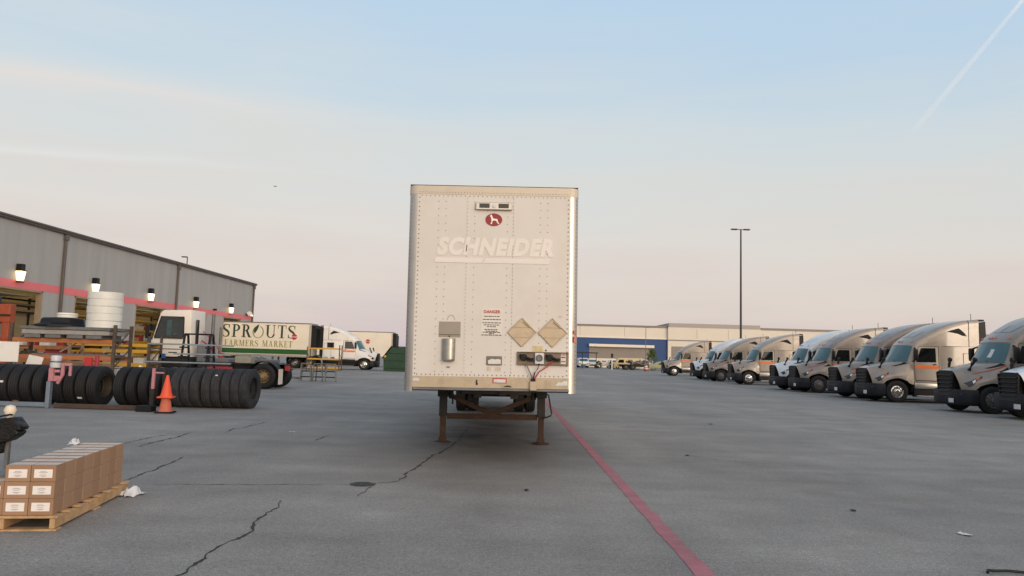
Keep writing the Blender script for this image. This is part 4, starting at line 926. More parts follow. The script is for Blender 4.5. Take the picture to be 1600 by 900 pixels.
# far flatbed and pickups in front of the dock
fb = thing('flatbed_trailer', 'low flatbed trailer loaded with grey scrap at the far lot edge', 'trailer', (19.6, 122, 0))
mb = MB(); mb.bx(-2.6, 2.6, -1.1, 1.1, .75, .9); mb.bx(-2.6, 2.6, -.4, -.3, .55, .75); mb.build('deck', DARK, fb)
for x in (-1.5, -.4): wheel(fb, (x, -.95, .45), -1, r=.45, w=.25, n=18, rimmat=GREYM, dual=True)
for x in (-1.5, -.4): wheel(fb, (x, .95, .45), 1, r=.45, w=.25, n=18, rimmat=GREYM, dual=True)
r = random.Random(9); mb = MB()
for k in range(26): mb.box((r.uniform(-.8, 2.4), r.uniform(-.9, .9), .95 + r.uniform(0, .55)), (r.uniform(.3, 1), r.uniform(.2, .6), r.uniform(.08, .3)), Matrix.Rotation(r.uniform(0, 6), 3, (r.random(), r.random(), r.random() + .1)))
o = mb.build('scrap_heap', [GREYM], loc=(19.6, 122, 0), bevel=.01); tag(o, 'heap of grey scrap metal on the far flatbed trailer', 'scrap heap')
car(M('sand_paint', (196, 174, 130), .5), 'parked_van', 'sand coloured van left of the far flatbed trailer', (16.9, 128, 0), R(0), h=1.95, ln=5.0, van=True)
car(M('olive_paint', (150, 150, 112), .5), 'parked_car', 'pale olive car between the orange drum and the last truck nose', (21.6, 121, 0), R(0))

# ------------------------------------------------------------------ lettered grocery trailer backed into the last bay, with its tractor
GSIGN = M('dark_green_lettering', (34, 62, 46), .5); OSIGN = M('olive_lettering', (140, 140, 66), .5); GBAND = M('green_band', (30, 84, 36), .5, 0, .1); LGREEN = M('light_green_ring', (110, 140, 70), .5)
TK, TN = .165, .055
def rib(P, Wd):
    out = []; P = [Vector((x, y)) for x, y in P]; n = len(P)
    PP, WW = [], []
    for i in range((n - 1) * 4 + 1):
        PP.append(crl([Vector((p.x, p.y, 0)) for p in P], i / 4)); a = i / 4; k = min(int(a), n - 2); WW.append(Wd[k] * (1 - a + k) + Wd[k + 1] * (a - k))
    L_, R_ = [], []
    for i, p in enumerate(PP):
        d = (PP[min(i + 1, len(PP) - 1)] - PP[max(i - 1, 0)]).normalized(); s = Vector((-d.y, d.x, 0)); L_.append(p + s * WW[i] / 2); R_.append(p - s * WW[i] / 2)
    return ('grid', L_, R_)
def rc(x0, x1, y0, y1): return ('poly', [(x0, y0), (x1, y0), (x1, y1), (x0, y1)])
def dg(x0, y0, x1, y1, w): return ('poly', [(x0 - w / 2, y0), (x0 + w / 2, y0), (x1 + w / 2, y1), (x1 - w / 2, y1)])
def ell(cx, cy, a, b, t0, t1, thin=TN, thick=TK, n=14):
    P = [(cx + a * math.cos(t0 + (t1 - t0) * i / n), cy + b * math.sin(t0 + (t1 - t0) * i / n)) for i in range(n + 1)]
    return rib(P, [thin + (thick - thin) * abs(math.cos(t0 + (t1 - t0) * i / n)) ** 1.5 for i in range(n + 1)])
def stem(x, w=TK, y0=0, y1=1, sr=.10): return [rc(x, x + w, y0, y1), rc(x - sr, x + w + sr, y0, y0 + .045), rc(x - sr, x + w + sr, y1 - .045, y1)]
PI = math.pi
GL = {
 'S': (.66, [rib([(.57, .78), (.50, .93), (.33, .97), (.15, .90), (.11, .74), (.22, .60), (.42, .46), (.54, .30), (.49, .10), (.31, .03), (.13, .08), (.06, .24)], [.05, .055, .055, .10, .15, .17, .17, .15, .10, .055, .055, .05]), rc(.54, .59, .70, .99), rc(.04, .09, .01, .31)]),
 'P': (.68, stem(.12) + [ell(.28, .735, .30, .24, -PI / 2, PI / 2)]),
 'R': (.78, stem(.12) + [ell(.28, .75, .27, .225, -PI / 2, PI / 2), ('poly', [(.34, .52), (.50, .55), (.76, .045), (.58, 0)]), rc(.56, .82, 0, .045)]),
 'U': (.86, [rc(.12, .12 + TK, .28, 1), rc(.02, .40, .955, 1), rc(.68, .74, .3, 1), rc(.58, .84, .955, 1), ell(.455, .30, .25, .265, PI, 2 * PI, .06, .13)]),
 'T': (.74, [rc(.30, .30 + TK, 0, 1), rc(.19, .575, 0, .045), rc(.04, .725, .945, 1), rc(.04, .085, .74, 1), rc(.68, .725, .74, 1)]),
 'F': (.62, stem(.12) + [rc(.25, .60, .95, 1), rc(.555, .60, .74, 1), rc(.25, .48, .50, .55), rc(.44, .48, .40, .65)]),
 'E': (.66, stem(.12) + [rc(.25, .60, .95, 1), rc(.555, .60, .76, 1), rc(.25, .48, .50, .55), rc(.44, .48, .40, .65), rc(.25, .63, 0, .05), rc(.585, .63, 0, .26)]),
 'A': (.80, [dg(.13, 0, .42, 1, .06), dg(.66, 0, .40, 1, TK), rc(.24, .60, .30, .35), rc(.02, .26, 0, .045), rc(.50, .80, 0, .045)]),
 'M': (1.0, [rc(.14, .20, 0, 1), rc(.75, .75 + TK, 0, 1), dg(.50, .02, .22, 1, .15), dg(.50, .02, .78, 1, .06), rc(.04, .30, 0, .045), rc(.65, 1.0, 0, .045), rc(.04, .24, .955, 1), rc(.78, 1.0, .955, 1)]),
 'K': (.80, stem(.12) + [dg(.30, .40, .62, .97, .06), ('poly', [(.36, .48), (.48, .62), (.80, .045), (.60, 0)]), rc(.52, .76, .955, 1), rc(.55, .84, 0, .045)]),
}
def sign(word, x0, x1, z0, z1, y, mat, parent, name):
    sp = .10; tot = sum((.42 if c == ' ' else .92 if c == 'O' else GL[c][0]) + sp for c in word) - sp
    sx = (x1 - x0) / tot; h = z1 - z0; p = x0
    for c in word:
        if c == ' ': p += (.42 + sp) * sx; continue
        if c == 'O':
            w = .92; mb = MB()
            g = ell(.46, .44, .40, .46, PI * .62, PI * .62 + PI * 1.78, .05, .085, 22); mb.grid([[(p + q.x * sx, y, z0 + q.y * h) for q in g[1]], [(p + q.x * sx, y, z0 + q.y * h) for q in g[2]]])
            o = mb.build(name, LGREEN, parent)
            mb = MB(); lf = [(.20, .30), (.10, .50), (.14, .72), (.30, .90), (.50, 1.06), (.48, .84), (.42, .64), (.30, .46)]; mb.face([mb.v((p + a * sx, y - .002, z0 + b * h)) for a, b in lf]); mb.build('leaf_mark', mat, o)
            p += (w + sp) * sx; continue
        w, sh_ = GL[c]; mb = MB(); yy = y
        for k in sh_:
            yy -= .0012
            if k[0] == 'poly': mb.face([mb.v((p + a * sx, yy, z0 + b * h)) for a, b in k[1]])
            else: mb.grid([[(p + q.x * sx, yy, z0 + q.y * h) for q in k[1]], [(p + q.x * sx, yy, z0 + q.y * h) for q in k[2]]])
        mb.build(name, mat, parent); p += (w + sp) * sx
def stop_mark(parent, x, y, z, r_):
    mb = MB(); mb.prism([(r_ * math.cos(PI / 8 + k * PI / 4), r_ * math.sin(PI / 8 + k * PI / 4)) for k in range(8)], (x, y, z), (1, 0, 0), (0, 0, 1), (0, -.012, 0)); o = mb.build('stop_marker', RED, parent)
    text_mesh('STOP', r_ * .8, 'stop_word', LETTER, o, (x, y - .014, z - .02), (R(90), 0, 0))
CRM = M('cream_trailer_side', (226, 216, 198), .5, 0, .04, .6, dirt=(196, 182, 156), dirt_amt=.25, dirt_s=.8)
def van_trailer(name, label, loc, x0, words=True):
    t = thing(name, label, 'trailer', loc)
    mb = MB(); mb.bx(x0, 0, -1.30, 1.30, 1.12, 4.02); mb.build('box_body', CRM, t, bevel=.04)
    mb = MB(); mb.bx(x0, -.02, -1.315, 1.315, 3.99, 4.08); mb.build('roof_rail', GREYM, t)
    mb = MB(); mb.bx(x0, -.02, -1.312, -1.301, 1.03, 1.2); mb.bx(x0, -.02, 1.301, 1.312, 1.03, 1.2); mb.bx(x0, -.1, -1.28, 1.28, 1.0, 1.115); mb.build('lower_rail', ALU, t)
    mb = MB(); mb.bx(-.10, .006, -1.318, -1.302, 1.2, 3.99); mb.build('corner_trim', ALU, t)
    mb = MB(); mb.bx(.0, .42, -1.0, 1.0, 1.9, 3.75); mb.build('cooling_unit', BLACK, t, bevel=.06)
    mb = MB(); mb.bx(.0, .30, -1.05, 1.05, 3.75, 3.95); mb.build('cooling_cowl', DARK, t, bevel=.04)
    for y in (-.85, .85):
        mb = MB(); mb.bx(-3.5, -3.36, y - .07, y + .07, .1, 1.05); mb.bx(-3.55, -3.3, y - .12, y + .12, .05, .1); mb.build('landing_leg', GREYM, t)
    return t
st = van_trailer('box_trailer', 'white trailer with green SPROUTS FARMERS MARKET lettering backed into the workshop', (-18.55, 68.05, 0), -15.5)
sign('SPROUTS', -7.98, -1.30, 2.66, 3.82, -1.308, GSIGN, st, 'lettering')
sign('FARMERS MARKET', -7.72, -1.55, 1.86, 2.42, -1.308, OSIGN, st, 'slogan_lettering')
mb = MB(); mb.bx(-15.4, -.14, -1.309, -1.301, 1.24, 1.68); mb.build('green_band', GBAND, st)
stop_mark(st, -1.42, -1.306, 2.82, .27)
for xa in (-10.6, -11.9):
    for s in (-1, 1): wheel(st, (xa, s * 1.05, .51), s, rimmat=GREYM, dual=True)
tr2 = van_trailer('box_trailer', 'plain white trailer with red stop marker behind the white tractor', (-14.5, 88.3, 0), -14.5)
stop_mark(tr2, -2.85, -1.306, 2.9, .27)
for xa in (-10.6, -11.9):
    for s in (-1, 1): wheel(tr2, (xa, s * 1.05, .51), s, rimmat=GREYM, dual=True)
make_truck(WHITE, 'sleeper_truck', 'white sleeper tractor coupled to the green lettered trailer, facing right', dict(sleeper_window=True, tank=SLATE), (-12.55, 68.75, 0), R(180))

# ------------------------------------------------------------------ green dumpster
GD = M('green_dumpster_paint', (24, 62, 42), .6, .1, .2, 2, dirt=(78, 78, 52), dirt_amt=.5, dirt_s=1.3)
dp = thing('dumpster', 'dark green steel dumpster with sloped left end beside the big trailer', 'dumpster', (-10.2, 66.2, 0))
mb = MB(); mb.prism([(-1.5, .0), (1.6, .0), (1.6, 2.15), (-.85, 2.15), (-1.55, 1.15)], (0, 0, 0), (1, 0, 0), (0, 0, 1), (0, 2.0, 0)); mb.build('hopper', GD, dp, bevel=.02)
for z in (.25, .95, 1.6):
    mb = MB(); mb.bx(-1.25 if z > 1.1 else -1.5, 1.6, -.07, -.003, z, z + .11); mb.build('rib', GD, dp, bevel=.01)
mb = MB(); mb.prism([(-1.62, 1.12), (-.88, 2.18), (1.6, 2.155), (1.6, 2.2), (-.92, 2.24), (-1.69, 1.16)], (0, -.03, 0), (1, 0, 0), (0, 0, 1), (0, 2.06, 0)); mb.build('lid', BLACK, dp)
mb = MB(); mb.lathe([(.12, 0), (.1, -.02), (.001, -.02)], (-1.42, -.01, 1.32), (0, 1, 0), 14); mb.build('yellow_badge', YEL, dp)

# ------------------------------------------------------------------ row of tyres
def tyre(loc, lean, turn, mat, label, sticker=None, r=.52, w=.27, seed=0, rim=False):
    t = thing('tyre', label, 'tyre', loc, 0, 'tyres standing in a row on the left'); t.rotation_euler = (lean, 0, turn)
    mb = MB(); prof = tyre_prof(r, w, .29); mb.lathe(prof + [(.30, w / 2 * .6), (.33, 0), (.30, -w / 2 * .6), prof[0]], (0, 0, r), (1, 0, 0), 32)
    mb.build('rubber_body', mat, t, smooth=40)
    if rim:
        mb = MB(); mb.lathe([(.300, .11), (.285, .115), (.265, .05), (.268, -.08), (.24, -.10)], (0, 0, r), (1, 0, 0), 28); mb.build('rim', M('tan_rim_paint', (62, 54, 43), .6, .1, .15), t, smooth=40)
    if sticker:
        z, m, wd, hh = sticker; a = math.asin(max(-1, min(1, (z - r) / r)))
        mb = MB(); mb.box((.0, -r * math.cos(a) - .002, r + r * math.sin(a)), (wd, .006, hh), Matrix.Rotation(-a, 3, 'X')); mb.build('sticker', m, t)
    return t
ORD = ['first', 'second', 'third', 'fourth', 'fifth', 'sixth', 'seventh', 'eighth']
rr = random.Random(21)
def tyY(x): return 19.0 + .52 + (x + 13) * .12
for i in range(6):
    x = -13.72 + .283 * i
    stt = (.60, PLATE, .16, .05) if i == 2 else ((.10, M('tan_tag', (170, 140, 100), .8), .14, .05) if i == 3 else None)
    tyre((x, tyY(x), 0), 0, R(rr.uniform(-2, 2)), RUBBER, f'dark tyre, {ORD[i]} from the left in the leftmost set' + (' with a white sticker' if i == 2 else ', tan tag low on its tread' if i == 3 else ''), stt)
for i in range(4):
    x = -11.80 + .282 * i
    tyre((x, tyY(x) - .05, 0), 0, R(rr.uniform(-2, 2)), RUBBER, f'dark tyre, {ORD[i]} from the left in the set after the pink post' + (', small white sticker' if i == 2 else ', tan rim inside' if i == 3 else ''), (.22, PLATE, .12, .05) if i == 2 else None, rim=(i == 3))
for i in range(5):
    x = -10.44 + .30 * i
    tyre((x, tyY(x) + .24, 0), 0, R(rr.uniform(-2, 2)), RUBBER, f'dark tyre, {ORD[i]} from the left in the set just left of the orange cone')
for i in range(8):
    x = -8.93 + .25 * i
    tyre((x, tyY(x) + .02, 0), 0, R(rr.uniform(-2.5, 2.5)), WORN, f'worn grey tyre, {ORD[i]} from the left in the set right of the cone', (.88, PLATE, .06, .04) if i == 4 else None, w=.245, r=.53)
# tyre rack rails and posts
PNK = M('faded_pink_paint', (184, 122, 128), .6, 0, .12, 4, dirt=(150, 120, 112), dirt_amt=.5, dirt_s=6)
BLUEG = M('bluish_steel', (122, 134, 144), .5, .4, .15, 4)
tr_ = thing('tyre_rack', 'low tyre rack with bluish steel front rail at the left edge', 'rack', (0, 0, 0))
mb = MB(); mb.bx(-14.5, -11.68, 18.55, 18.67, .02, .13); mb.bx(-14.5, -11.68, 20.0, 20.1, .02, .13); mb.build('rail', BLUEG, tr_, bevel=.01)
mb = MB(); mb.bx(-11.68, -11.58, 18.53, 18.66, .0, .66); mb.build('lower_post', BLUEG, tr_, bevel=.01)
mb = MB(); mb.bx(-11.66, -11.54, 18.55, 18.65, .66, 1.0); mb.bx(-11.54, -11.40, 18.57, 18.63, .66, .80); mb.bx(-11.54, -11.40, 18.57, 18.63, .88, .95); mb.build('pink_post', PNK, tr_, bevel=.01)
tr2_ = thing('tyre_rack', 'low tyre rack with brown front rail between pink post and cone', 'rack', (0, 0, 0))
mb = MB(); mb.bx(-11.44, -9.35, 18.5, 18.62, .01, .12); mb.build('rail', M('brown_steel_rail', (78, 62, 54), .8, .2, .25, 5), tr2_, bevel=.01)
mb = MB(); mb.bar((-11.44, 18.6, .60), (-11.33, 18.6, .82), .07, .06, (0, 1, 0)); mb.bx(-11.37, -11.29, 18.57, 18.63, .8, 1.12); mb.bx(-11.29, -11.11, 18.57, 18.63, 1.05, 1.12); mb.bx(-11.17, -11.11, 18.57, 18.63, .8, 1.05); mb.build('pink_frame', PNK, tr2_, bevel=.01)
mb = MB(); mb.bx(-9.02, -8.92, 18.42, 18.5, .10, .55); mb.build('lower_post', DARK, tr2_)
mb = MB(); mb.bx(-9.00, -8.93, 18.42, 18.49, .55, 1.06); mb.bx(-8.93, -8.70, 18.43, 18.48, .93, .97); mb.build('pink_post', PNK, tr2_, bevel=.008)
mb = MB(); mb.bx(-8.74, -8.66, 18.44, 18.5, .0, 1.04); mb.build('dark_post', DARK, tr2_)
mb = MB(); mb.bx(-9.24, -8.86, 18.2, 18.5, .0, .15); mb.build('foot_block', BLACK, tr2_, bevel=.015)
wr = thing('plastic_roll', 'grey white plastic wrapped roll on top of the pink rack post', 'roll', (-11.53, 18.62, 1.0))
mb = MB(); mb.lathe([(.001, 0), (.12, .0), (.13, .04), (.12, .2), (.125, .27), (.10, .30), (.001, .31)], (0, 0, 0), (0, 0, 1), 18); mb.build('wrapped_body', M('cloudy_plastic', (196, 198, 202), .35, 0, .12, 12), wr, smooth=45)
mb = MB(); mb.lathe([(.128, .13), (.132, .15), (.128, .17)], (0, 0, 0), (0, 0, 1), 18); mb.build('band', GREYM, wr)
# two stacked traffic cones
CO1 = M('bright_orange_plastic', (226, 84, 48), .5, 0, .06, 5); CO2 = M('faded_orange_cone', (196, 104, 76), .65, 0, .15, 5, dirt=(120, 84, 70), dirt_amt=.5, dirt_s=8)
def cone(loc, mat, label, h=.72):
    t = thing('traffic_cone', label, 'traffic cone', loc, R(12))
    mb = MB(); mb.lathe([(.17, .035), (.165, .06), (.14, .12), (.035, h), (.025, h + .01), (.001, h + .01)], (0, 0, 0), (0, 0, 1), 24); mb.build('cone_body', mat, t, smooth=40)
    mb = MB(); mb.box((0, 0, .02), (.42, .42, .04)); mb.build('base', BLACK if mat == CO2 else mat, t, bevel=.015)
    return t
cone((-8.46, 18.12, 0), CO2, 'faded orange lower traffic cone standing on a black base by the tyres')
cone((-8.46, 18.12, .36), CO1, 'bright orange traffic cone slipped over a faded one by the tyres', h=.54).scale = (.86, .86, 1)

# ------------------------------------------------------------------ pallet racks behind the tyres and what lies on them
UP = M('weathered_upright', (86, 78, 68), .7, .3, .25, 6, dirt=(130, 88, 52), dirt_amt=.5, dirt_s=6)
r1 = shelf('pallet_rack', (-14.4, 23.5, 0), 3.3, 1.0, [1.17, 1.70], (ORB, UP), 'orange beamed pallet rack carrying the black tub and white rings behind the tyres', 'rack', 31, h=2.24)
r2 = shelf('pallet_rack', (-16.1, 29.2, 0), 3.3, 1.0, [.85, 1.38, 1.62], (YEL, UP), 'yellow beamed pallet rack standing behind the orange one', 'rack', 32, h=2.0)
r3 = shelf('pallet_rack', (-18.9, 31.5, 0), 3.0, 1.0, [.7, 1.3, 1.9], (ORB, UP), 'orange brown rack farther back left of the yellow rack', 'rack', 33, h=2.2)
r4 = shelf('pallet_rack', (-18.3, 27.4, 0), 3.6, .8, [.95, 1.45], (M('rusty_tan_beam', (150, 100, 62), .7, 0, .2, 4), M('tan_upright', (150, 124, 92), .7, 0, .2, 8)), 'rusty tan rack with perforated uprights between the orange and yellow racks', 'rack', 34, h=1.95)
goods(-20.0, -16.7, 27.45, .6, 1.51, 51, .3, where='on the upper shelf of the rusty tan rack', nmax=6)
goods(-20.0, -16.7, 27.45, .6, 1.01, 52, .38, where='on the lower shelf of the rusty tan rack', nmax=6)
goods(-17.6, -14.6, 29.25, .8, 1.44, 41, .20, where='on the middle shelf of the yellow rack', nmax=6)
goods(-17.6, -14.6, 29.25, .8, .91, 42, .4, where='on the low shelf of the yellow rack', nmax=6)
goods(-15.9, -12.9, 23.7, .8, 0.0, 44, .9, where='on the ground under the orange rack', nmax=6)
goods(-20.2, -17.6, 31.6, .8, 1.36, 43, .45, where='on the middle shelf of the back rack', nmax=5)
goods(-20.2, -17.6, 31.6, .8, .76, 45, .4, where='on the low shelf of the back rack', nmax=5)
goods(-16.6, -13.9, 26.4, .8, 0, 47, 1.1, where='on the ground between the two racks', nmax=6)
o = MB().bx(-1.28, 1.22, 0, .95, 0, .05).build('steel_sheet', GREYM, loc=(-14.1, 23.52, 1.235), bevel=.008); tag(o, 'long grey steel sheet lying on the lower beams of the orange rack', 'steel sheet')
dk = thing('steel_platform', 'grey steel platform on the top beams of the orange rack', 'platform', (-14.25, 23.35, 1.775))
mb = MB(); mb.bx(-1.42, 1.44, -.05, 1.15, .27, .37); mb.build('top_plate', GREYM, dk, bevel=.01)
mb = MB(); mb.bx(-1.38, 1.40, -.02, 1.12, .12, .26); mb.build('side_channel', M('pale_weathered_steel', (158, 154, 148), .5, .3, .15, 4), dk, bevel=.01)
for x in (-1.05, -.4, .3, .9):
    mb = MB(); mb.bx(x - .25, x + .25, 0, 1.1, .0, .12); mb.build('runner', GREYM, dk, bevel=.01)
for x, dx, z0, lb in ((-13.3, .55, 1.34, 'right half'), (-14.7, .5, 1.34, 'left half')):
    mb = MB(); mb.bar((0, 0, 0), (dx, .1, .32), .05, .03); o = mb.build('brace_bar', M('pale_weathered_steel', (158, 154, 148), .5, .3, .15, 4), loc=(x, 23.9, z0)); tag(o, f'pale slanted steel brace lying on the sheet of the orange rack, {lb}', 'brace bar')
tub = thing('black_tub', 'shallow black plastic tub upside down on the steel platform', 'tub', (-14.66, 23.9, 2.15))
mb = MB(); mb.lathe([(.80, 0), (.80, .06), (.68, .10), (.64, .24), (.58, .28), (.001, .30)], (0, 0, 0), (0, 0, 1), 8); mb.build('tub_body', BLACK, tub, bevel=.02)
mb = MB(); mb.lathe([(.78, 0.0), (.83, .0), (.83, .04), (.78, .045)], (0, 0, 0), (0, 0, 1), 8); mb.build('rim', SLATE, tub)
pan = thing('white_pan', 'low round white plastic pan on top of the black tub', 'pan', (-14.5, 23.8, 2.44))
mb = MB(); mb.lathe([(.001, 0), (.29, 0), (.30, .04), (.30, .09)], (0, 0, 0), (0, 0, 1), 28); mb.build('pan_body', M('white_plastic', (226, 224, 216), .4, 0, .04, 4), pan, smooth=40)
mb = MB(); mb.lathe([(.28, .095), (.305, .10), (.295, .15), (.001, .16)], (0, 0, 0), (0, 0, 1), 28); mb.build('lid', MATS['white_plastic'], pan, smooth=40)
WPL = M('white_ribbed_plastic', (214, 214, 208), .45, 0, .05, 3, dirt=(190, 172, 120), dirt_amt=.25, dirt_s=5)
for k in range(5):
    t = thing('white_ring', f'white round plastic ring, {["lowest", "second from bottom", "middle", "second from top", "topmost"][k]} of the stack on the rack', 'plastic ring', (-13.36 + .012 * (k % 2), 23.9, 2.14 + k * .232), k * .7, 'stack of white plastic rings')
    mb = MB(); mb.lathe([(.45, 0), (.508, 0), (.516, .008), (.516, .212), (.508, .218), (.503, .220), (.503, .229), (.45, .229), (.45, 0)], (0, 0, 0), (0, 0, 1), 40); mb.build('ring_body', WPL, t, smooth=40)
    mb = MB(); mb.box((.51, 0, .12), (.03, .10, .05)); mb.build('latch', YEL if k in (1, 3) else WPL, t, bevel=.01)
# orange cabinet at the left edge
OC = M('rust_orange_steel', (156, 74, 44), .6, .1, .2, 2, dirt=(108, 54, 34), dirt_amt=.5, dirt_s=3)
oc = thing('machine_cabinet', 'tall rust orange steel machine cabinet at the left edge behind the rack', 'cabinet', (-19.3, 27, 0))
mb = MB(); mb.bx(-.9, .72, 0, .35, .1, 1.7); mb.bx(-.9, .72, .0, .35, 2.32, 3.0); mb.bx(-.9, -.2, 0, .35, 1.7, 2.32); mb.bx(.45, .72, 0, .35, 1.7, 2.32); mb.bx(-.2, .45, .2, .35, 1.7, 2.32); mb.build('housing', OC, oc, bevel=.02)
mb = MB(); mb.bx(-.95, .76, -.04, -.003, 2.55, 2.62); mb.bx(-.9, .72, -.02, -.003, 1.55, 1.6); mb.build('trim_bar', DARK, oc)
mb = MB(); mb.bx(-.18, .43, .16, .195, 1.75, 2.28); mb.build('window', GREYM, oc)
mb = MB(); mb.bx(-.5, .2, .02, .33, 3.0, 3.3); mb.build('motor', M('navy_steel', (36, 44, 66), .6), oc, bevel=.06)
# plain white board
wb = thing('white_board', 'blank white board on a thin stand above the leftmost tyres', 'board', (-15.2, 22, 0), R(4))
mb = MB(); mb.bx(-.42, .42, -.02, .02, 1.02, 1.62); mb.build('panel', WHITE, wb, bevel=.01)
for x in (-.3, .3):
    mb = MB(); mb.bx(x - .02, x + .02, .02, .05, 0, 1.4); mb.build('leg', GREYM, wb)
mb = MB(); mb.bx(-.9, 2.0, .0, .03, .93, .97); mb.build('red_rail', M('dull_red_rail', (120, 44, 46), .6), wb)
# small clutter behind the tyres: red boards and a pale sheet
o = MB().bx(-.11, .11, -.05, .05, 0, 1.22).build('red_panel', RED, loc=(-12.6, 21.9, 0), rotz=.2, bevel=.02); tag(o, 'upright red panel behind the gap left of the second tyre set', 'panel')
o = MB().bx(-.06, .06, -.05, .05, 0, 1.28).build('red_panel', M('dull_red', (166, 58, 62), .6), loc=(-12.75, 22.6, 0), rotz=-.2, bevel=.02); tag(o, 'narrow dull red panel leaning under the orange beam', 'panel')
o = MB().box((0, 0, .5), (.5, .03, 1.12)).build('white_sheet', WHITE, loc=(-11.15, 21.2, .05), bevel=.01); o.rotation_euler = (R(-20), R(28), 0); tag(o, 'tilted pale sheet poking up behind the tyre with a tan rim', 'sheet')
o = MB().box((0, 0, .62), (.42, .03, 1.24)).build('white_sheet', PAPER, loc=(-15.15, 22.9, 0), bevel=.01); o.rotation_euler = (R(-10), R(12), R(20)); tag(o, 'pale leaning sheet under the white board at left', 'sheet')

# ------------------------------------------------------------------ black A-frame bar rack and its bars
ar = thing('bar_rack', 'black A-frame rack holding horizontal steel bars in front of the yard tractor', 'rack', (-10.72, 25, 0))
for x in (-.41, .45):
    mb = MB()
    mb.bar((x, -.55, 0), (x, -.12, 2.05), .06, .06, (1, 0, 0)); mb.bar((x, .55, 0), (x, .12, 2.05), .06, .06, (1, 0, 0)); mb.bar((x, -.12, 2.02), (x, .12, 2.02), .06, .06)
    for z in (.74, 1.0, 1.29, 1.6): y = -.55 + .43 * z / 2.05; mb.bar((x, y - .22, z), (x, -y, z), .05, .05)
    mb.build('a_frame', BLACK, ar)
mb = MB(); mb.bar((-.41, -.12, 2.05), (.45, -.12, 2.05), .05, .05); mb.bar((-.41, .12, 2.05), (.45, .12, 2.05), .05, .05); mb.bar((-.41, .5, .3), (.45, .5, .3), .05, .05); mb.build('tie_bar', BLACK, ar)
BARM = M('pale_steel_bar', (150, 162, 170), .4, .6, .12, 3)
for x0, x1, z, lb in ((-12.25, -9.39, 1.64, 'topmost'), (-11.34, -9.43, 1.33, 'second from top, shorter than the rest'), (-12.25, -9.41, 1.045, 'third from top'), (-12.5, -9.14, .78, 'lowest and longest')):
    mb = MB(); L_ = x1 - x0; y = -.55 + .43 * z / 2.05 - .12
    mb.box((0, 0, 0), (L_, .07, .05)); mb.mi = 0
    o = mb.build('steel_bar', BARM, loc=((x0 + x1) / 2, 25 + y, z + .05), rotz=R(.8), bevel=.01); tag(o, f'long pale steel bar on the black rack, {lb}', 'steel bar', 'steel bars on the black rack')
mb = MB()
for k in range(5): mb.cyl((-.9 + .02 * k, -.10 + k * .045, 0), (.75 - .05 * k, -.10 + k * .045, 0), .02, n=8)
o = mb.build('pipe_bundle', GREYM, loc=(-11.3, 24.7, 1.665)); o.location = (-11.4, 24.95, 1.70); tag(o, 'bundle of thin grey pipes beside the topmost bar of the black rack', 'pipes')

# ------------------------------------------------------------------ white yard tractor
yt = thing('yard_tractor', 'white yard tractor with one-man cab behind the tyres', 'tractor', (-15.1, 31.38, 0))
cabp = [(.06, 1.2), (.06, 1.72), (.24, 1.92), (.50, 2.98), (.62, 3.10), (1.78, 3.14), (1.86, 1.2)]
YW = M('yard_tractor_white', (222, 214, 202), .4, 0, .05, 1, coat=.3, dirt=(180, 164, 140), dirt_amt=.3)
mb = MB(); mb.prism(cabp, (0, -1.16, 0), (1, 0, 0), (0, 0, 1), (0, 1.42, 0)); yc = mb.build('cab', YW, yt, bevel=.05, seg=2)
mb = MB(); mb.prism([(.33, 1.98), (.55, 2.80), (.60, 2.84), (1.46, 2.84), (1.52, 2.78), (1.54, 2.02), (1.48, 1.96), (.36, 1.94)], (0, -1.175, 0), (1, 0, 0), (0, 0, 1), (0, .01, 0)); sw = mb.build('side_window', M('smoky_glass', (34, 46, 46), .08, 0, .5, 4), yc)
mb = MB(); P = [(.33, 1.98), (.57, 2.84), (1.50, 2.84), (1.54, 1.95), (.33, 1.95)]
for a, b in zip(P, P[1:]): mb.bar((a[0], -1.176, a[1]), (b[0], -1.176, b[1]), .02, .045, (0, 1, 0))
mb.build('window_rubber', BLACK, sw)
mb = MB(); mb.bx(.82, 1.02, -1.18, -1.176, 2.08, 2.7); mb.bx(1.1, 1.24, -1.18, -1.176, 2.1, 2.16); mb.build('seat_seen_through', M('teal_seat', (58, 80, 82), .6, 0, .3, 9), sw)
mb = MB(); mb.bar((.235, -.45, 1.98), (.475, -.45, 2.92), 1.2, .02, (-1, 0, .25)); mb.build('windshield', GLASS, yc)
mb = MB(); mb.bx(1.83, 1.86, -.75, -.5, 1.7, 2.75); mb.build('rear_window', DGLASS, yc)
mb = MB(); mb.bx(.0, .1, -1.2, 1.1, 1.05, 1.32); mb.bx(-.02, .55, -1.22, -1.1, 1.02, 1.30); mb.build('front_bumper', YW, yt, bevel=.03)
mb = MB(); mb.bx(.0, .10, -1.235, -1.222, 1.18, 1.29); mb.build('red_reflector', RED, yt)
mb = MB(); mb.bx(.6, .85, -1.22, -1.165, 1.12, 1.32); mb.build('blue_box', M('blue_plastic', (38, 84, 150), .5), yt, bevel=.02)
mb = MB(); mb.bx(.3, 1.5, -1.172, -1.163, 1.50, 1.53); mb.bx(.95, 1.3, -1.172, -1.163, 1.36, 1.40); mb.build('cab_badge', INK, yc)
mb = MB(); mb.box((.1, -1.32, 2.2), (.12, .16, .55)); mb.build('mirror', BLACK, yt, bevel=.03)
mb = MB(); mb.bx(.2, 1.9, .3, 1.1, .95, 1.75); mb.bx(.2, 1.85, -1.1, .3, .8, 1.18); mb.build('engine_cover', DARK, yt, bevel=.03)
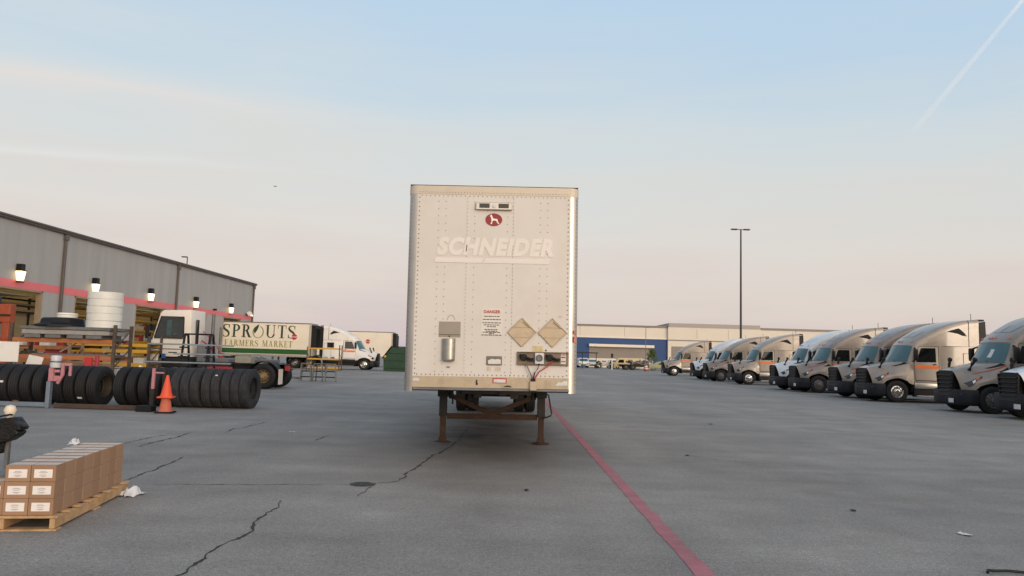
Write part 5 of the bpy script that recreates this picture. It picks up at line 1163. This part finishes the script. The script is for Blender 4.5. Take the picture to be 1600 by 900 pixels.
mb = MB(); mb.bx(.3, 5.6, -.45, -.3, .75, 1.0); mb.bx(.3, 5.6, .3, .45, .75, 1.0); mb.bx(5.3, 5.5, -.45, .45, .75, 1.0); mb.bx(2.1, 3.4, -1.0, -.5, .55, 1.0); mb.build('chassis', DARK, yt, bevel=.01)
mb = MB(); mb.cyl((2.15, .2, 1.0), (2.15, .2, 3.05), .07); mb.cyl((2.35, .55, 1.0), (2.35, .55, 2.5), .05); mb.build('exhaust_stack', GREYM, yt, smooth=40)
mb = MB(); mb.tube([(1.9, -.3, 1.9), (2.2, -.2, 1.7), (2.5, -.1, 1.3), (2.9, 0, 1.15)], .03, 6); mb.tube([(1.9, -.2, 2.3), (2.3, 0, 1.9), (2.7, .1, 1.2)], .02, 6); mb.build('air_hose', RED, yt, smooth=60)
mb = MB(); mb.bx(2.0, 2.35, -.95, -.6, 1.0, 1.75); mb.bx(2.5, 3.2, -.6, .4, 1.0, 1.2); mb.build('tank', GREYM, yt, bevel=.04)
mb = MB(); mb.bx(3.68, 4.32, -1.15, -.6, 1.04, 1.3); mb.bx(3.68, 4.32, -1.16, -.62, 1.16, 1.175); mb.build('battery_box', M('beige_grey_box', (150, 146, 130), .6, 0, .1), yt, bevel=.02)
mb = MB(); mb.bx(2.4, 3.6, -1.17, -1.15, .72, .86); mb.build('red_white_strip', RED, yt)
mb = MB(); mb.bar((4.2, -.35, 1.28), (5.65, -.35, .80), .12, .07, (0, 0, 1)); mb.bar((4.2, .35, 1.28), (5.65, .35, .80), .12, .07, (0, 0, 1)); mb.bx(4.2, 5.0, -.5, .5, 1.05, 1.18); mb.build('fifth_wheel_ramp', GREYM, yt, bevel=.01)
G = []
for i in range(9):
    a = PI * (.1 + .8 * i / 8); G.append([(4.85 - .66 * math.cos(a), -1.12, .52 + .62 * math.sin(a)), (4.85 - .66 * math.cos(a), -.55, .52 + .62 * math.sin(a))])
mb = MB(); mb.grid(G); mb.build('mudguard', DARK, yt, smooth=50)
mb = MB(); mb.bx(5.48, 5.50, -1.1, -.6, .2, .82); mb.build('mudflap', PALE, yt)
mb = MB(); mb.bx(5.46, 5.475, -1.12, -.58, .62, .8); mb.bx(5.55, 5.7, -.5, -.3, .75, .95); mb.build('tail_light', RED, yt)
RIMT = M('tan_rim_paint2', (150, 128, 92), .6, .1, .2, 6)
for x, d in ((1.25, False), (4.85, True)):
    for s in (-1, 1): wheel(yt, (x, s * 1.02, .52), s, r=.52, w=.30, rimmat=RIMT if d else GREYM, dual=d)
wheel(yt, (4.85, -.68, .52), -1, r=.52, detail=False); wheel(yt, (4.85, .68, .52), 1, r=.52, detail=False)

# ------------------------------------------------------------------ yellow shelf rack and steel stands near the white tractor
ys = thing('shelf_rack', 'small yellow beamed rack in front of the white sleeper tractor', 'rack', (-16.1, 62.2, 0))
for x in (-1.35, 1.35):
    mb = MB()
    for y in (0, .9): mb.bx(x - .04, x + .04, y - .04, y + .04, 0, 1.95 + (.2 if x > 0 else 0))
    mb.bar((x, 0, .3), (x, .9, .9), .03, .03); mb.bar((x, .9, .9), (x, 0, 1.5), .03, .03); mb.build('upright', UP, ys)
for z in (.22, .95, 1.82):
    for y in (0, .9):
        mb = MB(); mb.bx(-1.31, 1.31, y - .03, y + .03, z - .06, z + .06); mb.build('beam', YEL, ys)
r_ = random.Random(4)
for k in range(4):
    x = -17.2 + .6 * k; mb = MB(); mb.box((0, 0, .06), (r_.uniform(.3, .55), .4, .12), None, .8, .8); mb.box((0, 0, .14), (.2, .2, .05)); o = mb.build('steel_part', GREYM if k % 2 else BARM, loc=(x, 62.6, .995 if k > 1 else .28), bevel=.02); tag(o, f'small steel part on the {"middle" if k > 1 else "lowest"} beam of the yellow rack, {"left" if k % 2 == 0 else "right"} one', 'steel part')
def stand(x, y, rz, label, h=.92):
    t = thing('steel_stand', label, 'stand', (x, y, 0), rz, 'rusty steel stands near the yellow rack')
    for a in (-1, 1):
        for b in (-1, 1):
            mb = MB(); mb.bar((a * .28, b * .24, 0), (a * .22, b * .2, h), .05, .05, (1, 0, 0)); mb.bx(a * .28 - .06, a * .28 + .06, b * .24 - .06, b * .24 + .06, 0, .03); mb.build('leg', GREYM, t)
    mb = MB(); mb.bx(-.26, .26, -.23, .23, h - .03, h + .03); mb.build('top', M('stand_top', (128, 112, 84), .7, .3, .2), t, bevel=.01)
    mb = MB()
    for z in (.2, .5):
        mb.bx(-.25, .25, -.23, -.2, z, z + .05); mb.bx(-.25, .25, .2, .23, z, z + .05)
    mb.build('rung', DARK, t)
    return t
s0 = stand(-11.15, 39.7, .1, 'rusty steel stand, leftmost of three in front of the yellow rack')
dup(s0, (-10.45, 39.75, 0), -.12, 'rusty steel stand, middle of three in front of the yellow rack')
dup(s0, (-9.82, 39.7, 0), .2, 'rusty steel stand, rightmost of three in front of the yellow rack')
gk = thing('tow_bar', 'grey steel tow bar lying on the asphalt left of the rusty stands', 'tow bar', (-12.4, 40.2, 0))
mb = MB(); mb.bar((-.9, 0, .25), (.75, 0, .12), .12, .12); mb.bar((-.9, -.4, .25), (-.1, 0, .2), .1, .1); mb.bx(-1.3, -.8, -.5, .5, .1, .55); mb.build('bar_frame', GREYM, gk, bevel=.02)
mb = MB(); mb.lathe([(.05, -.04), (.1, -.04), (.1, .04), (.05, .04), (.05, -.04)], (.82, 0, .12), (0, 0, 1), 14); mb.build('eye', DARK, gk)

# ------------------------------------------------------------------ pallet of cartons
PH = R(9.5); PO = Vector((-3.945, 6.50, 0))           # front right lower corner of the stack
ex = Vector((math.cos(PH), math.sin(PH), 0)); ey = Vector((-math.sin(PH), math.cos(PH), 0))
def pp(a, b, z): return PO + ex * a + ey * b + Vector((0, 0, z))
pal = thing('wooden_pallet', 'pale wooden pallet under the cardboard boxes at lower left', 'pallet', pp(-.45, 0, 0), PH)
for x in (-.36, .06, .46):
    mb = MB(); mb.bx(x - .022, x + .022, -.02, 1.76, .018, .105); mb.build('stringer', WOOD, pal, bevel=.004)
for k in range(8):
    y = -.03 + k * .238; mb = MB(); mb.bx(-.42, .505, y, y + (.13 if k in (0, 7) else .10), .107, .127); mb.build('deck_board', WOOD, pal, bevel=.003)
for y in (-.03, .85, 1.66):
    mb = MB(); mb.bx(-.42, .50, y, y + .11, .0, .016); mb.build('bottom_board', WOOD, pal, bevel=.003)
BOX = [M('carton_brown', (148, 116, 90), .78, 0, .06, 6), M('carton_brown_pale', (155, 123, 97), .78, 0, .06, 6)]
TAPE_SHEEN = M('pale_tape_sheen', (196, 180, 168), .3, 0, .08, 9); LAB = M('white_label', (226, 220, 216), .6, 0, .03, 30)  # tape made wide and pale: sky sheen of the wrap film painted in
BW, BD, BH = .198, .206, .140
rb = random.Random(8); protos = {}
def carton(i, k, l):                                    # column from the right, place from the front, layer
    rowt = ['bottom', 'middle', 'top'][l]; colt = ['right', 'second', 'third'][i]
    ordk = ['frontmost', 'second from front', 'third from front', 'fourth from front', 'fourth from back', 'third from back', 'second from back', 'rearmost'][k]
    lab = f'brown cardboard box with{" white label," if k == 0 else "out label,"} {rowt} layer, {colt} column, {ordk}'
    key = (k == 0, (i + k) % 2)
    loc = pp(-(i + .5) * (BW + .002) + rb.uniform(-.001, .001), (k + .5) * (BD + .001), .128 + l * (BH + .001))
    rz = PH + R(rb.uniform(-.25, .25))
    if key in protos:
        return dup(protos[key], loc, rz, lab)
    t = thing('cardboard_box', lab, 'box', loc, rz, 'cardboard boxes stacked on the pallet')
    mb = MB(); mb.bx(-BW / 2, BW / 2, -BD / 2, BD / 2, 0, BH); mb.build('carton', BOX[key[1]], t, bevel=.004)
    mb = MB(); mb.bx(-BW / 2 + .002, BW / 2 - .002, -.066, .066, BH, BH + .0006); mb.build('tape_sheen', TAPE_SHEEN, t)
    if k == 0:
        mb = MB(); mb.bx(-.072, .074, -BD / 2 - .0012, -BD / 2 - .0002, .034, .106); lb = mb.build('paper_label', LAB, t)
        mb = MB()
        for z, w in ((.082, .05), (.074, .07), (.060, .045), (.046, .06), (.04, .035)): mb.bx(-w / 2, w / 2, -BD / 2 - .0018, -BD / 2 - .0014, z + .006 - .0015, z + .006 + .0015)
        mb.build('print_lines', M('faint_print', (120, 116, 114), .7), lb)
    protos[key] = t; return t
for l in range(3):
    for k in range(8): carton(0, k, l)
for k in range(8): carton(1, k, 2)
for l in (0, 1): carton(1, 0, l); carton(1, 7, l)
for k in range(1, 7):
    for l in (0, 1): carton(1, k, l)
for k in range(4):
    for l in (0, 1): carton(2, k, l)
o = MB().bx(-.17, .1, -.2, .2, 0, .018).build('grey_sheet', GREYM, loc=pp(-.5, .45, .412), rotz=PH, bevel=.004); tag(o, 'grey flat sheet on the lower box column at the left edge', 'sheet')
def crumple(name, loc, sx, sy, sz, seed, label):
    r = random.Random(seed); mb = MB(); G = []
    for i in range(9):
        G.append([(sx * (i / 8 - .5) * r.uniform(.7, 1.1), sy * (j / 8 - .5) * r.uniform(.7, 1.1), sz * r.uniform(.05, 1) * math.sin(PI * (i + .5) / 9) * math.sin(PI * (j + .5) / 9) + .004) for j in range(9)])
    mb.grid(G); o = mb.build(name, M('cloudy_wrap_film', (214, 214, 216), .3, 0, .06, 20), loc=loc, smooth=60); return tag(o, label, 'plastic film')
crumple('plastic_wrap', pp(.12, 1.62, .0), .22, .26, .13, 5, 'crumpled white plastic film at the back right corner of the pallet')
crumple('plastic_wrap', pp(-.42, 1.45, .55), .10, .14, .09, 6, 'small tuft of white plastic film behind the top of the boxes')

# ------------------------------------------------------------------ dark machine head at the left edge
OIL = M('greasy_black_metal', (22, 21, 20), .45, .3, .4, 14, bump=.4, bs=30, dirt=(64, 58, 50), dirt_amt=.35, dirt_s=9)
mh = thing('broken_machine', 'greasy black machine part with torn flaps on a thin leg at the left edge', 'machine part', (-5.63, 8, 0))
mb = MB(); mb.prism([(-.35, .76), (.05, .775), (.26, .80), (.30, .75), (.345, .70), (.34, .66), (.30, .665), (.33, .64), (.30, .60), (.22, .545), (.12, .515), (-.35, .50)], (0, 0, 0), (1, 0, 0), (0, 0, 1), (0, .16, 0)); mb.build('body', OIL, mh, bevel=.02)
mb = MB(); mb.tube([(.33, .05, .705), (.36, .04, .695), (.42, .05, .702)], [.012, .008, .003], 6); mb.tube([(.18, .02, .57), (.28, .02, .615), (.35, .02, .632), (.40, .02, .636)], [.02, .014, .010, .003], 6); mb.build('torn_flap', BLACK, mh)
mb = MB(); mb.tube([(.08, .05, .775), (.09, .05, .80), (.20, .05, .825), (.22, .05, .82)], .010, 6); mb.build('lever', BLACK, mh, smooth=60)
mb = MB(); mb.prism([(.07, .53), (.16, .53), (.145, .42), (.12, .40), (.09, .42)], (0, .05, 0), (1, 0, 0), (0, 0, 1), (0, .06, 0)); mb.build('spout', OIL, mh, bevel=.01)
mb = MB(); mb.bx(.15, .19, .08, .12, 0, .54); mb.bx(.05, .22, .02, .18, 0, .02); mb.build('leg', GREYM, mh)
mb = MB(); mb.lathe([(.001, -.06), (.045, -.045), (.062, 0), (.045, .045), (.001, .06)], (.16, .1, .865), (0, 0, 1), 16); mb.bx(.14, .18, .08, .12, .77, .82); mb.build('knob', M('cream_knob', (222, 208, 188), .5), mh, smooth=50)

# ------------------------------------------------------------------ bird and contrail
mb = MB(); mb.prism([(-.5, .10), (-.2, .14), (0, .04), (.2, .14), (.5, .06), (.15, -.02), (0, -.07), (-.15, -.02)], (0, 0, 0), (1, 0, 0), (0, 0, 1), (0, .25, 0)); o = mb.build('bird', DARK, loc=(-62.6, 185.4, 43.2)); tag(o, 'tiny dark bird in the pale sky left of the trailer top', 'bird')
def contrail():
    m = bpy.data.materials.new('ice_trail'); m.use_nodes = True; t = m.node_tree; b = t.nodes['Principled BSDF']
    b.inputs['Base Color'].default_value = (.95, .95, .95, 1); b.inputs['Roughness'].default_value = 1
    tcn = t.nodes.new('ShaderNodeTexCoord'); sp = t.nodes.new('ShaderNodeSeparateXYZ'); t.links.new(tcn.outputs['UV'], sp.inputs[0])
    n = t.nodes.new('ShaderNodeTexNoise'); n.inputs['Scale'].default_value = .0035; n.inputs['Detail'].default_value = 2; t.links.new(tcn.outputs['Object'], n.inputs[0])
    def mth(op, a, bb):
        q = t.nodes.new('ShaderNodeMath'); q.operation = op; q.use_clamp = True
        for i, v in enumerate((a, bb)):
            if isinstance(v, (int, float)): q.inputs[i].default_value = v
            else: t.links.new(v, q.inputs[i])
        return q.outputs[0]
    k = mth('POWER', sp.outputs[0], .7); k = mth('MULTIPLY', k, mth('MULTIPLY', n.outputs[0], .30)); t.links.new(k, b.inputs['Alpha'])
    a, c = Vector((.455, .846, .272)) * 2600, Vector((.535, .738, .408)) * 2900
    me = bpy.data.meshes.new('contrail'); V, Fc, UV = [], [], []
    d = (c - a).normalized(); s = d.cross(Vector((0, 0, 1))).normalized(); u = s.cross(d); n_, q_ = 24, 10
    for i in range(n_ + 1):
        p = a.lerp(c, i / n_); r = 12 - 7 * i / n_
        for j in range(q_): V.append(p + (s * math.cos(2 * PI * j / q_) + u * math.sin(2 * PI * j / q_)) * r); UV.append(i / n_)
    for i in range(n_):
        for j in range(q_): Fc.append((i * q_ + j, i * q_ + (j + 1) % q_, (i + 1) * q_ + (j + 1) % q_, (i + 1) * q_ + j))
    me.from_pydata(V, [], Fc); me.materials.append(m); me.shade_smooth()
    l = me.uv_layers.new(name='along')
    for p in me.loops: l.data[p.index].uv = (UV[p.vertex_index], .5)
    o = bpy.data.objects.new('contrail', me); COL.objects.link(o); tag(o, 'thin white contrail slanting up to the upper right corner', 'contrail')
contrail()
